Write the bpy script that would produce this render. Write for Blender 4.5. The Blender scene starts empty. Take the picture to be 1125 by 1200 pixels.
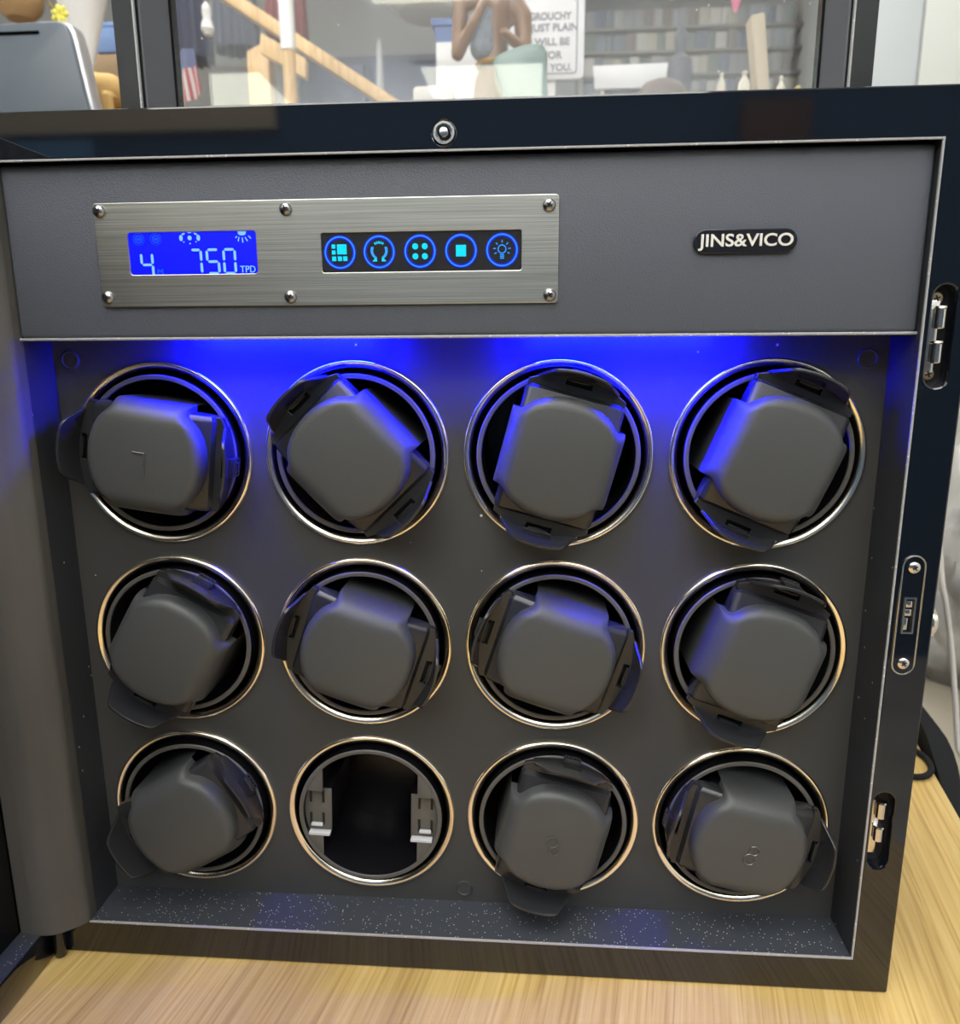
import bpy, bmesh, math, random
from mathutils import Vector, Matrix, Euler
random.seed(7)
sc = bpy.context.scene
COL = sc.collection
R = math.radians
PI = math.pi

# ---------------------------------------------------------------- camera
cam_d = bpy.data.cameras.new('camera')
cam = bpy.data.objects.new('camera', cam_d)
COL.objects.link(cam)
CAM_LOC = Vector((0.0388307, -0.3748084, 0.1515937))
CAM_ROT = Euler((1.3590635, 0.0063357, 0.0714590), 'XYZ')
FPX = 894.955
cam.location = CAM_LOC
cam.rotation_euler = CAM_ROT
cam_d.sensor_fit = 'AUTO'
cam_d.sensor_width = 36.0
cam_d.lens = FPX * 36.0 / 1200.0
cam_d.clip_start = 0.01
cam_d.clip_end = 50
cam_d.dof.use_dof = True
cam_d.dof.focus_distance = 0.375
cam_d.dof.aperture_fstop = 13.0
sc.camera = cam

# ---------------------------------------------------------------- world, exposure
w = bpy.data.worlds.new('world'); sc.world = w
w.use_nodes = True
w.node_tree.nodes['Background'].inputs[0].default_value = (0.75, 0.82, 0.9, 1)
w.node_tree.nodes['Background'].inputs[1].default_value = 0.6
sc.view_settings.view_transform = 'Standard'
sc.view_settings.look = 'None'
sc.view_settings.exposure = 0.0
sc.view_settings.gamma = 1.0
sc.view_settings.use_curve_mapping = False
CEIL_POWER = 6.6       # fluorescent ceiling panels and the added fill panel
FILL_WINDOW_POWER = 14.0      # added unseen window, soft front light from behind the camera
LED_POWER = 1650.0       # blue strips under the header

# ---------------------------------------------------------------- helpers
_MR = CAM_ROT.to_matrix()
def at(u, v, y):
    """a point of the place on the vertical plane y, seen at photo position (u, v)"""
    d = _MR @ Vector(((u - 562.5) / FPX, -(v - 600.0) / FPX, -1.0))
    return CAM_LOC + d * ((y - CAM_LOC.y) / d.y)

def tag(o, label=None, cat=None, group=None, kind=None):
    if label: o['label'] = label
    if cat: o['category'] = cat
    if group: o['group'] = group
    if kind: o['kind'] = kind
    return o

def empty(name, loc=(0, 0, 0), rot=(0, 0, 0), parent=None):
    o = bpy.data.objects.new(name, None); COL.objects.link(o)
    o.location = loc; o.rotation_euler = rot; o.empty_display_size = 0.05
    if parent: o.parent = parent
    return o

def smooth_mesh(me, ang=35):
    for p in me.polygons: p.use_smooth = True
    bm = bmesh.new(); bm.from_mesh(me)
    for e in bm.edges:
        if len(e.link_faces) == 2:
            e.smooth = e.calc_face_angle(0) < R(ang)
    bm.to_mesh(me); bm.free()

def obj(name, bm, mats, parent=None, smooth=True, loc=None, rot=None):
    me = bpy.data.meshes.new(name)
    bmesh.ops.recalc_face_normals(bm, faces=bm.faces[:])
    bm.to_mesh(me); bm.free()
    return obj_me(name, me, mats, parent, smooth, loc, rot)

def obj_me(name, me, mats, parent=None, smooth=True, loc=None, rot=None):
    if not isinstance(mats, (list, tuple)): mats = [mats]
    for m in mats: me.materials.append(m)
    if smooth: smooth_mesh(me)
    o = bpy.data.objects.new(name, me); COL.objects.link(o)
    if parent: o.parent = parent
    if loc is not None: o.location = loc
    if rot is not None: o.rotation_euler = rot
    return o

def merge(bm, tmp, mat=0, M=None):
    if M is not None: bmesh.ops.transform(tmp, matrix=M, verts=tmp.verts[:])
    for f in tmp.faces: f.material_index = mat
    me = bpy.data.meshes.new('tmp'); tmp.to_mesh(me); tmp.free()
    bm.from_mesh(me); bpy.data.meshes.remove(me)

def box(bm, lo, hi, bev=0.0, mat=0, seg=2, M=None):
    t = bmesh.new()
    bmesh.ops.create_cube(t, size=1.0)
    s = [hi[i] - lo[i] for i in range(3)]; c = [(hi[i] + lo[i]) / 2 for i in range(3)]
    for v in t.verts: v.co = Vector((v.co.x * s[0] + c[0], v.co.y * s[1] + c[1], v.co.z * s[2] + c[2]))
    if bev > 0:
        bmesh.ops.bevel(t, geom=t.edges[:], offset=bev, segments=seg, profile=0.5, affect='EDGES')
    merge(bm, t, mat, M)

def lathe(bm, prof, n=64, mat=0, M=None, closed=False):
    """profile of (radius, height) turned about local z"""
    t = bmesh.new(); rings = []
    for r, z in prof:
        if r < 1e-6:
            rings.append([t.verts.new((0, 0, z))])
        else:
            rings.append([t.verts.new((r * math.cos(2 * PI * k / n), r * math.sin(2 * PI * k / n), z)) for k in range(n)])
    pairs = list(zip(rings[:-1], rings[1:]))
    if closed: pairs.append((rings[-1], rings[0]))
    for a, b in pairs:
        if len(a) == 1 and len(b) == 1: continue
        for k in range(n):
            k2 = (k + 1) % n
            if len(a) == 1: t.faces.new((a[0], b[k], b[k2]))
            elif len(b) == 1: t.faces.new((a[k], a[k2], b[0]))
            else: t.faces.new((a[k], a[k2], b[k2], b[k]))
    bmesh.ops.recalc_face_normals(t, faces=t.faces[:])
    merge(bm, t, mat, M)

FRONT = Matrix.Rotation(R(90), 4, 'X')      # local z -> world -y (towards the viewer), local y -> world z

def tube(bm, pts, r, n=10, mat=0, cap=True):
    pts = [Vector(p) for p in pts]; t = bmesh.new(); rings = []
    up = Vector((0.13, 0.21, 0.97)).normalized()
    for i, p in enumerate(pts):
        d = (pts[min(i + 1, len(pts) - 1)] - pts[max(i - 1, 0)]).normalized()
        if abs(d.dot(up)) > 0.98: up = Vector((1, 0.1, 0)).normalized()
        a = d.cross(up).normalized(); b = d.cross(a).normalized()
        rr = r[i] if isinstance(r, (list, tuple)) else r
        rings.append([t.verts.new(p + a * rr * math.cos(2 * PI * k / n) + b * rr * math.sin(2 * PI * k / n)) for k in range(n)])
    for a, b in zip(rings[:-1], rings[1:]):
        for k in range(n): t.faces.new((a[k], a[(k + 1) % n], b[(k + 1) % n], b[k]))
    if cap:
        t.faces.new(rings[0][::-1]); t.faces.new(rings[-1])
    merge(bm, t, mat)

def smooth_path(pts, n=8):
    pts = [Vector(p) for p in pts]; out = []
    for i in range(len(pts) - 1):
        p0 = pts[max(i - 1, 0)]; p1 = pts[i]; p2 = pts[i + 1]; p3 = pts[min(i + 2, len(pts) - 1)]
        for k in range(n):
            t = k / n
            out.append(0.5 * ((2 * p1) + (p2 - p0) * t + (2 * p0 - 5 * p1 + 4 * p2 - p3) * t * t + (3 * p1 - p0 - 3 * p2 + p3) * t ** 3))
    out.append(pts[-1]); return out

def prism(bm, poly, y0, y1, mat=0, bev=0.0):
    """polygon of (x, z) extruded from y0 to y1"""
    t = bmesh.new()
    a = [t.verts.new((x, y0, z)) for x, z in poly]; b = [t.verts.new((x, y1, z)) for x, z in poly]
    n = len(poly)
    t.faces.new(a); t.faces.new(b[::-1])
    for k in range(n): t.faces.new((a[k], b[k], b[(k + 1) % n], a[(k + 1) % n]))
    bmesh.ops.recalc_face_normals(t, faces=t.faces[:])
    if bev > 0: bmesh.ops.bevel(t, geom=t.edges[:], offset=bev, segments=2, profile=0.5, affect='EDGES')
    merge(bm, t, mat)

def rrect(x0, z0, x1, z1, r, n=6):
    o = []
    for cx, cz, a0 in ((x1 - r, z1 - r, 0), (x0 + r, z1 - r, 90), (x0 + r, z0 + r, 180), (x1 - r, z0 + r, 270)):
        for k in range(n + 1):
            a = R(a0 + 90 * k / n); o.append((cx + r * math.cos(a), cz + r * math.sin(a)))
    return o

def circ(cx, cz, r, n=32):
    return [(cx + r * math.cos(2 * PI * k / n), cz + r * math.sin(2 * PI * k / n)) for k in range(n)]

def plate_mesh(loops, thick, bev=0.0):
    """flat plate with holes in local xy, thickness along z centred; loops[0] is the outline"""
    cu = bpy.data.curves.new('tmp', 'CURVE'); cu.dimensions = '2D'; cu.fill_mode = 'BOTH'
    cu.extrude = max(thick / 2 - bev, 0); cu.bevel_depth = bev; cu.bevel_resolution = 1; cu.offset = -bev
    for lp in loops:
        s = cu.splines.new('POLY'); s.points.add(len(lp) - 1); s.use_cyclic_u = True
        for p, q in zip(s.points, lp): p.co = (q[0], q[1], 0, 1)
    o = bpy.data.objects.new('tmp', cu); COL.objects.link(o)
    me = bpy.data.meshes.new_from_object(o)
    bpy.data.objects.remove(o); bpy.data.curves.remove(cu)
    return me

def plate(bm, loops, y_front, thick, bev=0.0, mat=0):
    me = plate_mesh(loops, thick, bev)
    t = bmesh.new(); t.from_mesh(me); bpy.data.meshes.remove(me)
    merge(bm, t, mat, Matrix.Translation((0, y_front + thick / 2, 0)) @ FRONT)

def text(bm, s, cx, cz, size, y_front, thick=0.0004, mat=0, bold=0.0, width=None, M=None):
    cu = bpy.data.curves.new('tmp', 'FONT'); cu.body = s; cu.size = size
    cu.align_x = 'CENTER'; cu.align_y = 'CENTER'; cu.extrude = thick / 2; cu.offset = bold
    o = bpy.data.objects.new('tmp', cu); COL.objects.link(o)
    me = bpy.data.meshes.new_from_object(o)
    bpy.data.objects.remove(o); bpy.data.curves.remove(cu)
    t = bmesh.new(); t.from_mesh(me); bpy.data.meshes.remove(me)
    xs = [v.co.x for v in t.verts]; ys = [v.co.y for v in t.verts]
    ox = (min(xs) + max(xs)) / 2; oy = (min(ys) + max(ys)) / 2
    k = (width / (max(xs) - min(xs))) if width else 1.0
    for v in t.verts: v.co.x = (v.co.x - ox) * k; v.co.y -= oy
    T = Matrix.Translation((cx, y_front + thick / 2, cz)) @ (M if M else Matrix()) @ FRONT
    merge(bm, t, mat, T)

# ---------------------------------------------------------------- materials
def mat(name, color, rough=0.5, metal=0.0, spec=0.5, coat=0.0, emis=None, estr=0.0):
    m = bpy.data.materials.new(name); m.use_nodes = True
    b = m.node_tree.nodes['Principled BSDF']
    b.inputs['Base Color'].default_value = (*color, 1)
    b.inputs['Roughness'].default_value = rough
    b.inputs['Metallic'].default_value = metal
    b.inputs['Specular IOR Level'].default_value = spec
    b.inputs['Coat Weight'].default_value = coat
    b.inputs['Coat Roughness'].default_value = 0.03
    if emis:
        b.inputs['Emission Color'].default_value = (*emis, 1); b.inputs['Emission Strength'].default_value = estr
    return m

def N(m, t, **kw):
    n = m.node_tree.nodes.new(t)
    for k, v in kw.items():
        if k in n.inputs: n.inputs[k].default_value = v
        else: setattr(n, k, v)
    return n
def L(m, a, b): m.node_tree.links.new(a, b)
def bsdf(m): return m.node_tree.nodes['Principled BSDF']

def bump(m, scale, strength, dist=0.0004, kind='NOISE', detail=4):
    tc = N(m, 'ShaderNodeTexCoord')
    if kind == 'VORONOI':
        t = N(m, 'ShaderNodeTexVoronoi'); t.inputs['Scale'].default_value = scale; out = t.outputs['Distance']
    else:
        t = N(m, 'ShaderNodeTexNoise'); t.inputs['Scale'].default_value = scale; t.inputs['Detail'].default_value = detail; out = t.outputs['Fac']
    b = N(m, 'ShaderNodeBump'); b.inputs['Strength'].default_value = strength; b.inputs['Distance'].default_value = dist
    L(m, tc.outputs['Object'], t.inputs['Vector']); L(m, out, b.inputs['Height']); L(m, b.outputs['Normal'], bsdf(m).inputs['Normal'])
    return m

def vary(m, c1, c2, scale, detail=3, stretch=(1, 1, 1), lo=0.35, hi=0.65):
    """two tones of the same stuff mixed by noise"""
    tc = N(m, 'ShaderNodeTexCoord'); mp = N(m, 'ShaderNodeMapping'); mp.inputs['Scale'].default_value = stretch
    t = N(m, 'ShaderNodeTexNoise'); t.inputs['Scale'].default_value = scale; t.inputs['Detail'].default_value = detail
    r = N(m, 'ShaderNodeValToRGB')
    r.color_ramp.elements[0].position = lo; r.color_ramp.elements[0].color = (*c1, 1)
    r.color_ramp.elements[1].position = hi; r.color_ramp.elements[1].color = (*c2, 1)
    L(m, tc.outputs['Object'], mp.inputs['Vector']); L(m, mp.outputs['Vector'], t.inputs['Vector'])
    L(m, t.outputs['Fac'], r.inputs['Fac']); L(m, r.outputs['Color'], bsdf(m).inputs['Base Color'])
    return r.outputs['Color']

def dust(m, base, amount, scale=420, tone=(0.55, 0.56, 0.55)):
    """small pale specks of dust lying on a surface"""
    tc = N(m, 'ShaderNodeTexCoord')
    v = N(m, 'ShaderNodeTexVoronoi'); v.inputs['Scale'].default_value = scale
    d = N(m, 'ShaderNodeMath', operation='LESS_THAN'); d.inputs[1].default_value = 0.22
    sp = N(m, 'ShaderNodeSeparateColor')
    s = N(m, 'ShaderNodeMath', operation='LESS_THAN'); s.inputs[1].default_value = amount
    k = N(m, 'ShaderNodeMath', operation='MULTIPLY')
    mx = N(m, 'ShaderNodeMix', data_type='RGBA'); mx.inputs[7].default_value = (*tone, 1)
    L(m, tc.outputs['Object'], v.inputs['Vector']); L(m, v.outputs['Distance'], d.inputs[0])
    L(m, v.outputs['Color'], sp.inputs['Color']); L(m, sp.outputs[0], s.inputs[0])
    L(m, d.outputs[0], k.inputs[0]); L(m, s.outputs[0], k.inputs[1]); L(m, k.outputs[0], mx.inputs[0])
    if isinstance(base, tuple): mx.inputs[6].default_value = (*base, 1)
    else: L(m, base, mx.inputs[6])
    L(m, mx.outputs[2], bsdf(m).inputs['Base Color'])
    return m

M = {}
M['piano'] = mat('piano_black_lacquer', (0.004, 0.0055, 0.009), 0.045, spec=0.55, coat=0.4)
M['leather_header'] = bump(mat('header_leather', (0.078, 0.085, 0.106), 0.5, spec=0.45), 1500, 0.35, 0.0003, 'VORONOI')
M['leather_panel'] = mat('panel_leather', (0.046, 0.0475, 0.0480), 0.55, spec=0.35)
dust(M['leather_panel'], (0.046, 0.0475, 0.0480), 0.0045, 330); bump(M['leather_panel'], 1700, 0.22, 0.0002, 'VORONOI')
M['lining'] = mat('lining_leather', (0.024, 0.027, 0.033), 0.5, spec=0.45)
dust(M['lining'], (0.024, 0.027, 0.033), 0.006, 420); bump(M['lining'], 60, 0.25, 0.002)
M['lining_dusty'] = mat('dusty_lining_leather', (0.040, 0.045, 0.056), 0.45, spec=0.45)
dust(M['lining_dusty'], (0.040, 0.045, 0.056), 0.30, 700); bump(M['lining_dusty'], 1200, 0.25, 0.0003, 'VORONOI')
M['flap'] = mat('flap_leather', (0.05, 0.047, 0.045), 0.5, spec=0.4)
vary(M['flap'], (0.060, 0.058, 0.055), (0.092, 0.088, 0.083), 30, 5, (1, 1, 0.12)); bump(M['flap'], 1300, 0.2, 0.0003)
M['trim_edge'] = mat('edge_trim_plastic', (0.36, 0.36, 0.36), 0.3, spec=0.6)
dust(M['trim_edge'], (0.34, 0.34, 0.35), 0.35, 500, (0.6, 0.58, 0.52))
M['chrome'] = mat('ring_chrome', (1.0, 0.93, 0.79), 0.17, 1.0)
M['steel'] = mat('polished_steel', (0.72, 0.69, 0.66), 0.18, 1.0)
M['screw'] = mat('screw_steel', (0.34, 0.34, 0.35), 0.25, 1.0)
M['brass'] = mat('brass_screw', (0.62, 0.46, 0.26), 0.3, 1.0)
M['recess'] = mat('recess_black', (0.012, 0.012, 0.014), 0.4)
M['tube'] = mat('drum_black', (0.006, 0.006, 0.008), 0.25, spec=0.4)
M['rotor'] = bump(mat('rotor_plastic', (0.095, 0.092, 0.086), 0.42, spec=0.4), 900, 0.1, 0.0002)
M['rotor_tab'] = mat('rotor_tab_plastic', (0.55, 0.55, 0.58), 0.3, spec=0.6)
M['pad'] = bump(mat('pad_leather', (0.057, 0.060, 0.062), 0.46, spec=0.45), 1900, 0.16, 0.00025, 'VORONOI')
M['holder'] = mat('holder_plastic', (0.022, 0.023, 0.026), 0.26, spec=0.5)
M['numeral'] = mat('numeral_leather', (0.07, 0.07, 0.07), 0.25, spec=0.7)
M['slot'] = mat('slot_black', (0.003, 0.003, 0.003), 0.6)
# brushed plate
M['brushed'] = mat('brushed_metal', (0.36, 0.35, 0.32), 0.34, 1.0)
vary(M['brushed'], (0.36, 0.355, 0.325), (0.66, 0.64, 0.58), 60, 8, (0.25, 1, 48), 0.3, 0.72)
M['lcd'] = mat('lcd_blue', (0, 0, 0.02), 0.3, emis=(0.0, 0.004, 1.0), estr=1.25)
M['lcd_light'] = mat('lcd_segment', (0.1, 0.2, 0.4), 0.3, emis=(0.16, 0.42, 1.0), estr=1.0)
M['lcd_dim'] = mat('lcd_dim_segment', (0, 0.02, 0.2), 0.3, emis=(0.01, 0.10, 1.0), estr=1.0)
M['window_dark'] = mat('button_glass', (0.020, 0.016, 0.013), 0.07, spec=0.9, coat=0.6)
M['btn_blue'] = mat('button_blue_glow', (0, 0, 0.1), 0.3, emis=(0.0, 0.006, 0.55), estr=1.0)
M['btn_line'] = mat('button_line_glow', (0, 0.1, 0.3), 0.3, emis=(0.03, 0.26, 1.0), estr=1.1)
M['btn_icon'] = mat('button_icon_glow', (0, 0.2, 0.3), 0.3, emis=(0.0, 0.52, 1.0), estr=1.1)
M['badge'] = mat('badge_enamel', (0.008, 0.009, 0.014), 0.2, spec=0.6)
M['badge_rim'] = mat('badge_rim', (0.25, 0.25, 0.26), 0.25, 0.8)
M['badge_text'] = mat('badge_letter', (0.80, 0.78, 0.72), 0.35, 0.2)
M['led'] = mat('led_strip', (0.0, 0.0, 0.0), 0.5, emis=(0.0005, 0.0014, 1.0), estr=LED_POWER)
M['lid_lining'] = bump(mat('lid_suede', (0.17, 0.175, 0.19), 0.85, spec=0.1), 900, 0.2)
M['paint_black'] = mat('satin_black', (0.010, 0.010, 0.011), 0.16, spec=0.5)

# glass with a film of dust and scratches
def glass_mat(name, haze, tint=(1, 1, 1)):
    m = bpy.data.materials.new(name); m.use_nodes = True
    nt = m.node_tree; nt.nodes.remove(bsdf(m)); out = nt.nodes['Material Output']
    tr = N(m, 'ShaderNodeBsdfTransparent'); tr.inputs[0].default_value = (*tint, 1)
    gl = N(m, 'ShaderNodeBsdfGlossy'); gl.inputs['Roughness'].default_value = 0.01; gl.inputs['Color'].default_value = (1, 1, 1, 1)
    fr = N(m, 'ShaderNodeFresnel'); fr.inputs['IOR'].default_value = 1.5
    df = N(m, 'ShaderNodeBsdfDiffuse'); df.inputs['Color'].default_value = (0.8, 0.8, 0.78, 1)
    tl = N(m, 'ShaderNodeBsdfTranslucent'); tl.inputs['Color'].default_value = (0.8, 0.8, 0.78, 1)
    ad = N(m, 'ShaderNodeMixShader'); ad.inputs[0].default_value = 0.5
    tc = N(m, 'ShaderNodeTexCoord')
    v = N(m, 'ShaderNodeTexVoronoi'); v.inputs['Scale'].default_value = 130
    lt = N(m, 'ShaderNodeMath', operation='LESS_THAN'); lt.inputs[1].default_value = 0.10
    sp = N(m, 'ShaderNodeSeparateColor')
    l2 = N(m, 'ShaderNodeMath', operation='LESS_THAN'); l2.inputs[1].default_value = 0.10
    mu = N(m, 'ShaderNodeMath', operation='MULTIPLY')
    nz = N(m, 'ShaderNodeTexNoise'); nz.inputs['Scale'].default_value = 14; nz.inputs['Detail'].default_value = 5
    m2 = N(m, 'ShaderNodeMath', operation='MULTIPLY'); m2.inputs[1].default_value = haze * 2
    m3 = N(m, 'ShaderNodeMath', operation='MULTIPLY_ADD'); m3.inputs[1].default_value = 0.6
    mixd = N(m, 'ShaderNodeMixShader'); mixg = N(m, 'ShaderNodeMixShader')
    L(m, tc.outputs['Object'], v.inputs['Vector']); L(m, tc.outputs['Object'], nz.inputs['Vector'])
    L(m, v.outputs['Distance'], lt.inputs[0]); L(m, v.outputs['Color'], sp.inputs[0]); L(m, sp.outputs[0], l2.inputs[0])
    L(m, lt.outputs[0], mu.inputs[0]); L(m, l2.outputs[0], mu.inputs[1])
    L(m, nz.outputs['Fac'], m2.inputs[0]); L(m, mu.outputs[0], m3.inputs[0]); L(m, m2.outputs[0], m3.inputs[2])
    L(m, df.outputs[0], ad.inputs[1]); L(m, tl.outputs[0], ad.inputs[2])
    L(m, m3.outputs[0], mixd.inputs[0]); L(m, tr.outputs[0], mixd.inputs[1]); L(m, ad.outputs[0], mixd.inputs[2])
    L(m, fr.outputs[0], mixg.inputs[0]); L(m, mixd.outputs[0], mixg.inputs[1]); L(m, gl.outputs[0], mixg.inputs[2])
    L(m, mixg.outputs[0], out.inputs['Surface'])
    return m
M['glass'] = glass_mat('dusty_glass', 0.085)
M['door_glass'] = glass_mat('smoked_door_glass', 0.01, (0.05, 0.05, 0.055))

# oak
def wood(name, c1, c2, c3, scale=1.0):
    m = mat(name, c2, 0.42, spec=0.4)
    tc = N(m, 'ShaderNodeTexCoord')
    mp = N(m, 'ShaderNodeMapping'); mp.inputs['Scale'].default_value = (400 * scale, 9 * scale, 8)
    n1 = N(m, 'ShaderNodeTexNoise'); n1.inputs['Scale'].default_value = 1.0; n1.inputs['Detail'].default_value = 5; n1.inputs['Distortion'].default_value = 0.6
    r1 = N(m, 'ShaderNodeValToRGB')
    e = r1.color_ramp.elements; e[0].position = 0.30; e[0].color = (*c1, 1); e[1].position = 0.68; e[1].color = (*c3, 1)
    k = e.new(0.47); k.color = (*c2, 1)
    mp2 = N(m, 'ShaderNodeMapping'); mp2.inputs['Scale'].default_value = (20 * scale, 1.6 * scale, 3)
    n2 = N(m, 'ShaderNodeTexNoise'); n2.inputs['Scale'].default_value = 1.0; n2.inputs['Detail'].default_value = 3
    mx = N(m, 'ShaderNodeMix', data_type='RGBA', blend_type='MULTIPLY'); mx.inputs[0].default_value = 0.75
    r2 = N(m, 'ShaderNodeValToRGB'); r2.color_ramp.elements[0].position = 0.35; r2.color_ramp.elements[0].color = (0.72, 0.68, 0.62, 1)
    r2.color_ramp.elements[1].position = 0.65; r2.color_ramp.elements[1].color = (1.08, 1.05, 1.0, 1)
    L(m, tc.outputs['Object'], mp.inputs[0]); L(m, tc.outputs['Object'], mp2.inputs[0])
    L(m, mp.outputs[0], n1.inputs['Vector']); L(m, mp2.outputs[0], n2.inputs['Vector'])
    L(m, n1.outputs['Fac'], r1.inputs[0]); L(m, n2.outputs['Fac'], r2.inputs[0])
    L(m, r1.outputs[0], mx.inputs[6]); L(m, r2.outputs[0], mx.inputs[7]); L(m, mx.outputs[2], bsdf(m).inputs['Base Color'])
    return m
M['oak'] = wood('oak_veneer', (0.415, 0.270, 0.085), (0.565, 0.395, 0.140), (0.655, 0.490, 0.205))
M['pine'] = wood('pine', (0.50, 0.30, 0.11), (0.66, 0.43, 0.18), (0.74, 0.52, 0.25), 0.3)

# ---------------------------------------------------------------- the room
FLOOR_Z, CEIL_Z = -0.92, 1.75
X0, X1, Y0, Y1 = -2.6, 2.0, -5.6, 2.7
YQ = -2.3                           # added navy half-height partition, unseen, there to be mirrored in the lacquer
def struct(name, lo, hi, m):
    b = bmesh.new(); box(b, lo, hi); o = obj(name, b, m, smooth=False); o['kind'] = 'structure'; return o
M['wall_grey'] = bump(mat('grey_wall_paint', (0.34, 0.33, 0.31), 0.8), 40, 0.1)
M['wall_white'] = bump(mat('white_wall_paint', (0.72, 0.72, 0.69), 0.8), 40, 0.1)
M['reflection_navy'] = bump(mat('navy_reflection_paint', (0.045, 0.085, 0.15), 0.8), 40, 0.1)
M['ceil'] = bump(mat('ceiling_tile', (0.86, 0.86, 0.82), 0.9), 90, 0.2)
M['floor'] = mat('floor_vinyl', (0.36, 0.33, 0.28), 0.5); vary(M['floor'], (0.33, 0.30, 0.25), (0.42, 0.39, 0.33), 6)
struct('floor', (X0, Y0, FLOOR_Z - 0.05), (X1, Y1, FLOOR_Z), M['floor'])
struct('ceiling', (X0, Y0, CEIL_Z), (X1, Y1, CEIL_Z + 0.05), M['ceil'])
struct('wall_back', (X0, Y1, FLOOR_Z), (X1, Y1 + 0.05, CEIL_Z), M['wall_grey'])
struct('wall_front', (X0, Y0 - 0.05, FLOOR_Z), (X1, Y0, CEIL_Z), M['wall_white'])
struct('reflection_partition', (X0, YQ - 0.08, FLOOR_Z), (X1, YQ, 0.95), M['reflection_navy'])
struct('wall_left', (X0 - 0.05, Y0, FLOOR_Z), (X0, Y1, CEIL_Z), M['wall_white'])
struct('wall_right', (X1, Y0, FLOOR_Z), (X1 + 0.05, Y1, CEIL_Z), M['wall_white'])
struct('reflection_cap', (X0, YQ - 0.10, 0.95), (X1, YQ + 0.02, 0.99), mat('beige_cap', (0.50, 0.44, 0.32), 0.6))  # added beige cap along the unseen partition, meant for reflections
struct('reflection_strip_3', (-2.4, YQ, 0.845), (-0.80, YQ + 0.02, 0.93), mat('sand_reflection', (0.50, 0.43, 0.30), 0.6))  # added sand band, there only to be mirrored in the top frame
struct('reflection_strip_4', (-1.80, YQ, 0.74), (-1.42, YQ + 0.015, 0.825), mat('blue_reflection', (0.10, 0.26, 0.46), 0.5))  # added blue patch for the reflection in the lacquer
# added window, out of view behind the camera, for soft front light
wb = bmesh.new(); wx0, wx1, wz0, wz1 = -2.1, 1.4, 0.35, 1.55
for lo, hi in (((wx0, Y0, wz0), (wx1, Y0 + 0.04, wz0 + 0.05)), ((wx0, Y0, wz1 - 0.05), (wx1, Y0 + 0.04, wz1)),
               ((wx0, Y0, wz0), (wx0 + 0.05, Y0 + 0.04, wz1)), ((wx1 - 0.05, Y0, wz0), (wx1, Y0 + 0.04, wz1)), ((-0.38, Y0, wz0), (-0.32, Y0 + 0.04, wz1))):
    box(wb, lo, hi, 0.004)
win = obj('fill_window_1', wb, mat('fill_window_white', (0.75, 0.75, 0.72), 0.4)); win['kind'] = 'structure'
wp = bmesh.new(); box(wp, (wx0 + 0.05, Y0 + 0.012, wz0 + 0.05), (wx1 - 0.05, Y0 + 0.018, wz1 - 0.05))
obj('fill_window_pane', wp, mat('fill_daylight_pane', (0.1, 0.1, 0.1), 0.2, emis=(0.80, 0.90, 1.0), estr=FILL_WINDOW_POWER), win)
struct('reflection_strip_2', (0.66, YQ, FLOOR_Z), (0.86, YQ + 0.05, 0.88), mat('brown_reflection', (0.16, 0.085, 0.045), 0.4))  # added brown strip, gives the brown patch reflected in the frame
# fluorescent ceiling panels; the first is added fill for the table front
M['lamp_frame'] = mat('lamp_frame', (0.8, 0.8, 0.8), 0.4)
M['lamp_panel_far'] = mat('older_lamp_diffuser', (0.8, 0.8, 0.75), 0.5, emis=(1.0, 1.0, 0.80), estr=CEIL_POWER * 0.8)
M['lamp_panel'] = mat('lamp_diffuser', (0.8, 0.8, 0.8), 0.5, emis=(1.0, 0.985, 0.95), estr=CEIL_POWER)
for x, y, hx, hy, lb in ((-0.25, -0.82, 0.78, 0.62, 'added fill light panel in the ceiling over the open cabinet'),
                         (-1.00, -2.05, 0.80, 0.53, 'recessed ceiling light panel over the left front of the table'), (0.90, -2.05, 0.80, 0.53, 'recessed ceiling light panel over the right front of the table'),
                         (-0.95, 0.95, 0.80, 0.53, 'recessed ceiling light panel over the left of the counter'), (0.95, 1.15, 0.50, 0.36, 'recessed ceiling light panel over the cream table'),
                         (-0.29, -4.38, 0.38, 0.34, 'square ceiling light panel far behind the added partition'),
                         (-1.86, -4.38, 0.30, 0.34, 'square ceiling light panel in the far left corner'), (0.03, -3.12, 0.80, 0.16, 'long narrow ceiling light panel beyond the added partition')):
    t = empty('ceiling_light', (x, y, CEIL_Z)); tag(t, lb, 'light', 'ceiling light panels')
    b = bmesh.new()
    for lo, hi in (((-hx, -hy, -0.02), (hx, -hy + 0.03, 0)), ((-hx, hy - 0.03, -0.02), (hx, hy, 0)), ((-hx, -hy + 0.03, -0.02), (-hx + 0.03, hy - 0.03, 0)), ((hx - 0.03, -hy + 0.03, -0.02), (hx, hy - 0.03, 0))):
        box(b, lo, hi, 0.002)
    obj('light_frame', b, M['lamp_frame'], t)
    b = bmesh.new(); box(b, (-hx + 0.03, -hy + 0.03, -0.012), (hx - 0.03, hy - 0.03, -0.006)); obj('diffuser', b, M['lamp_panel_far' if y < -3 else 'lamp_panel'], t)

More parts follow.
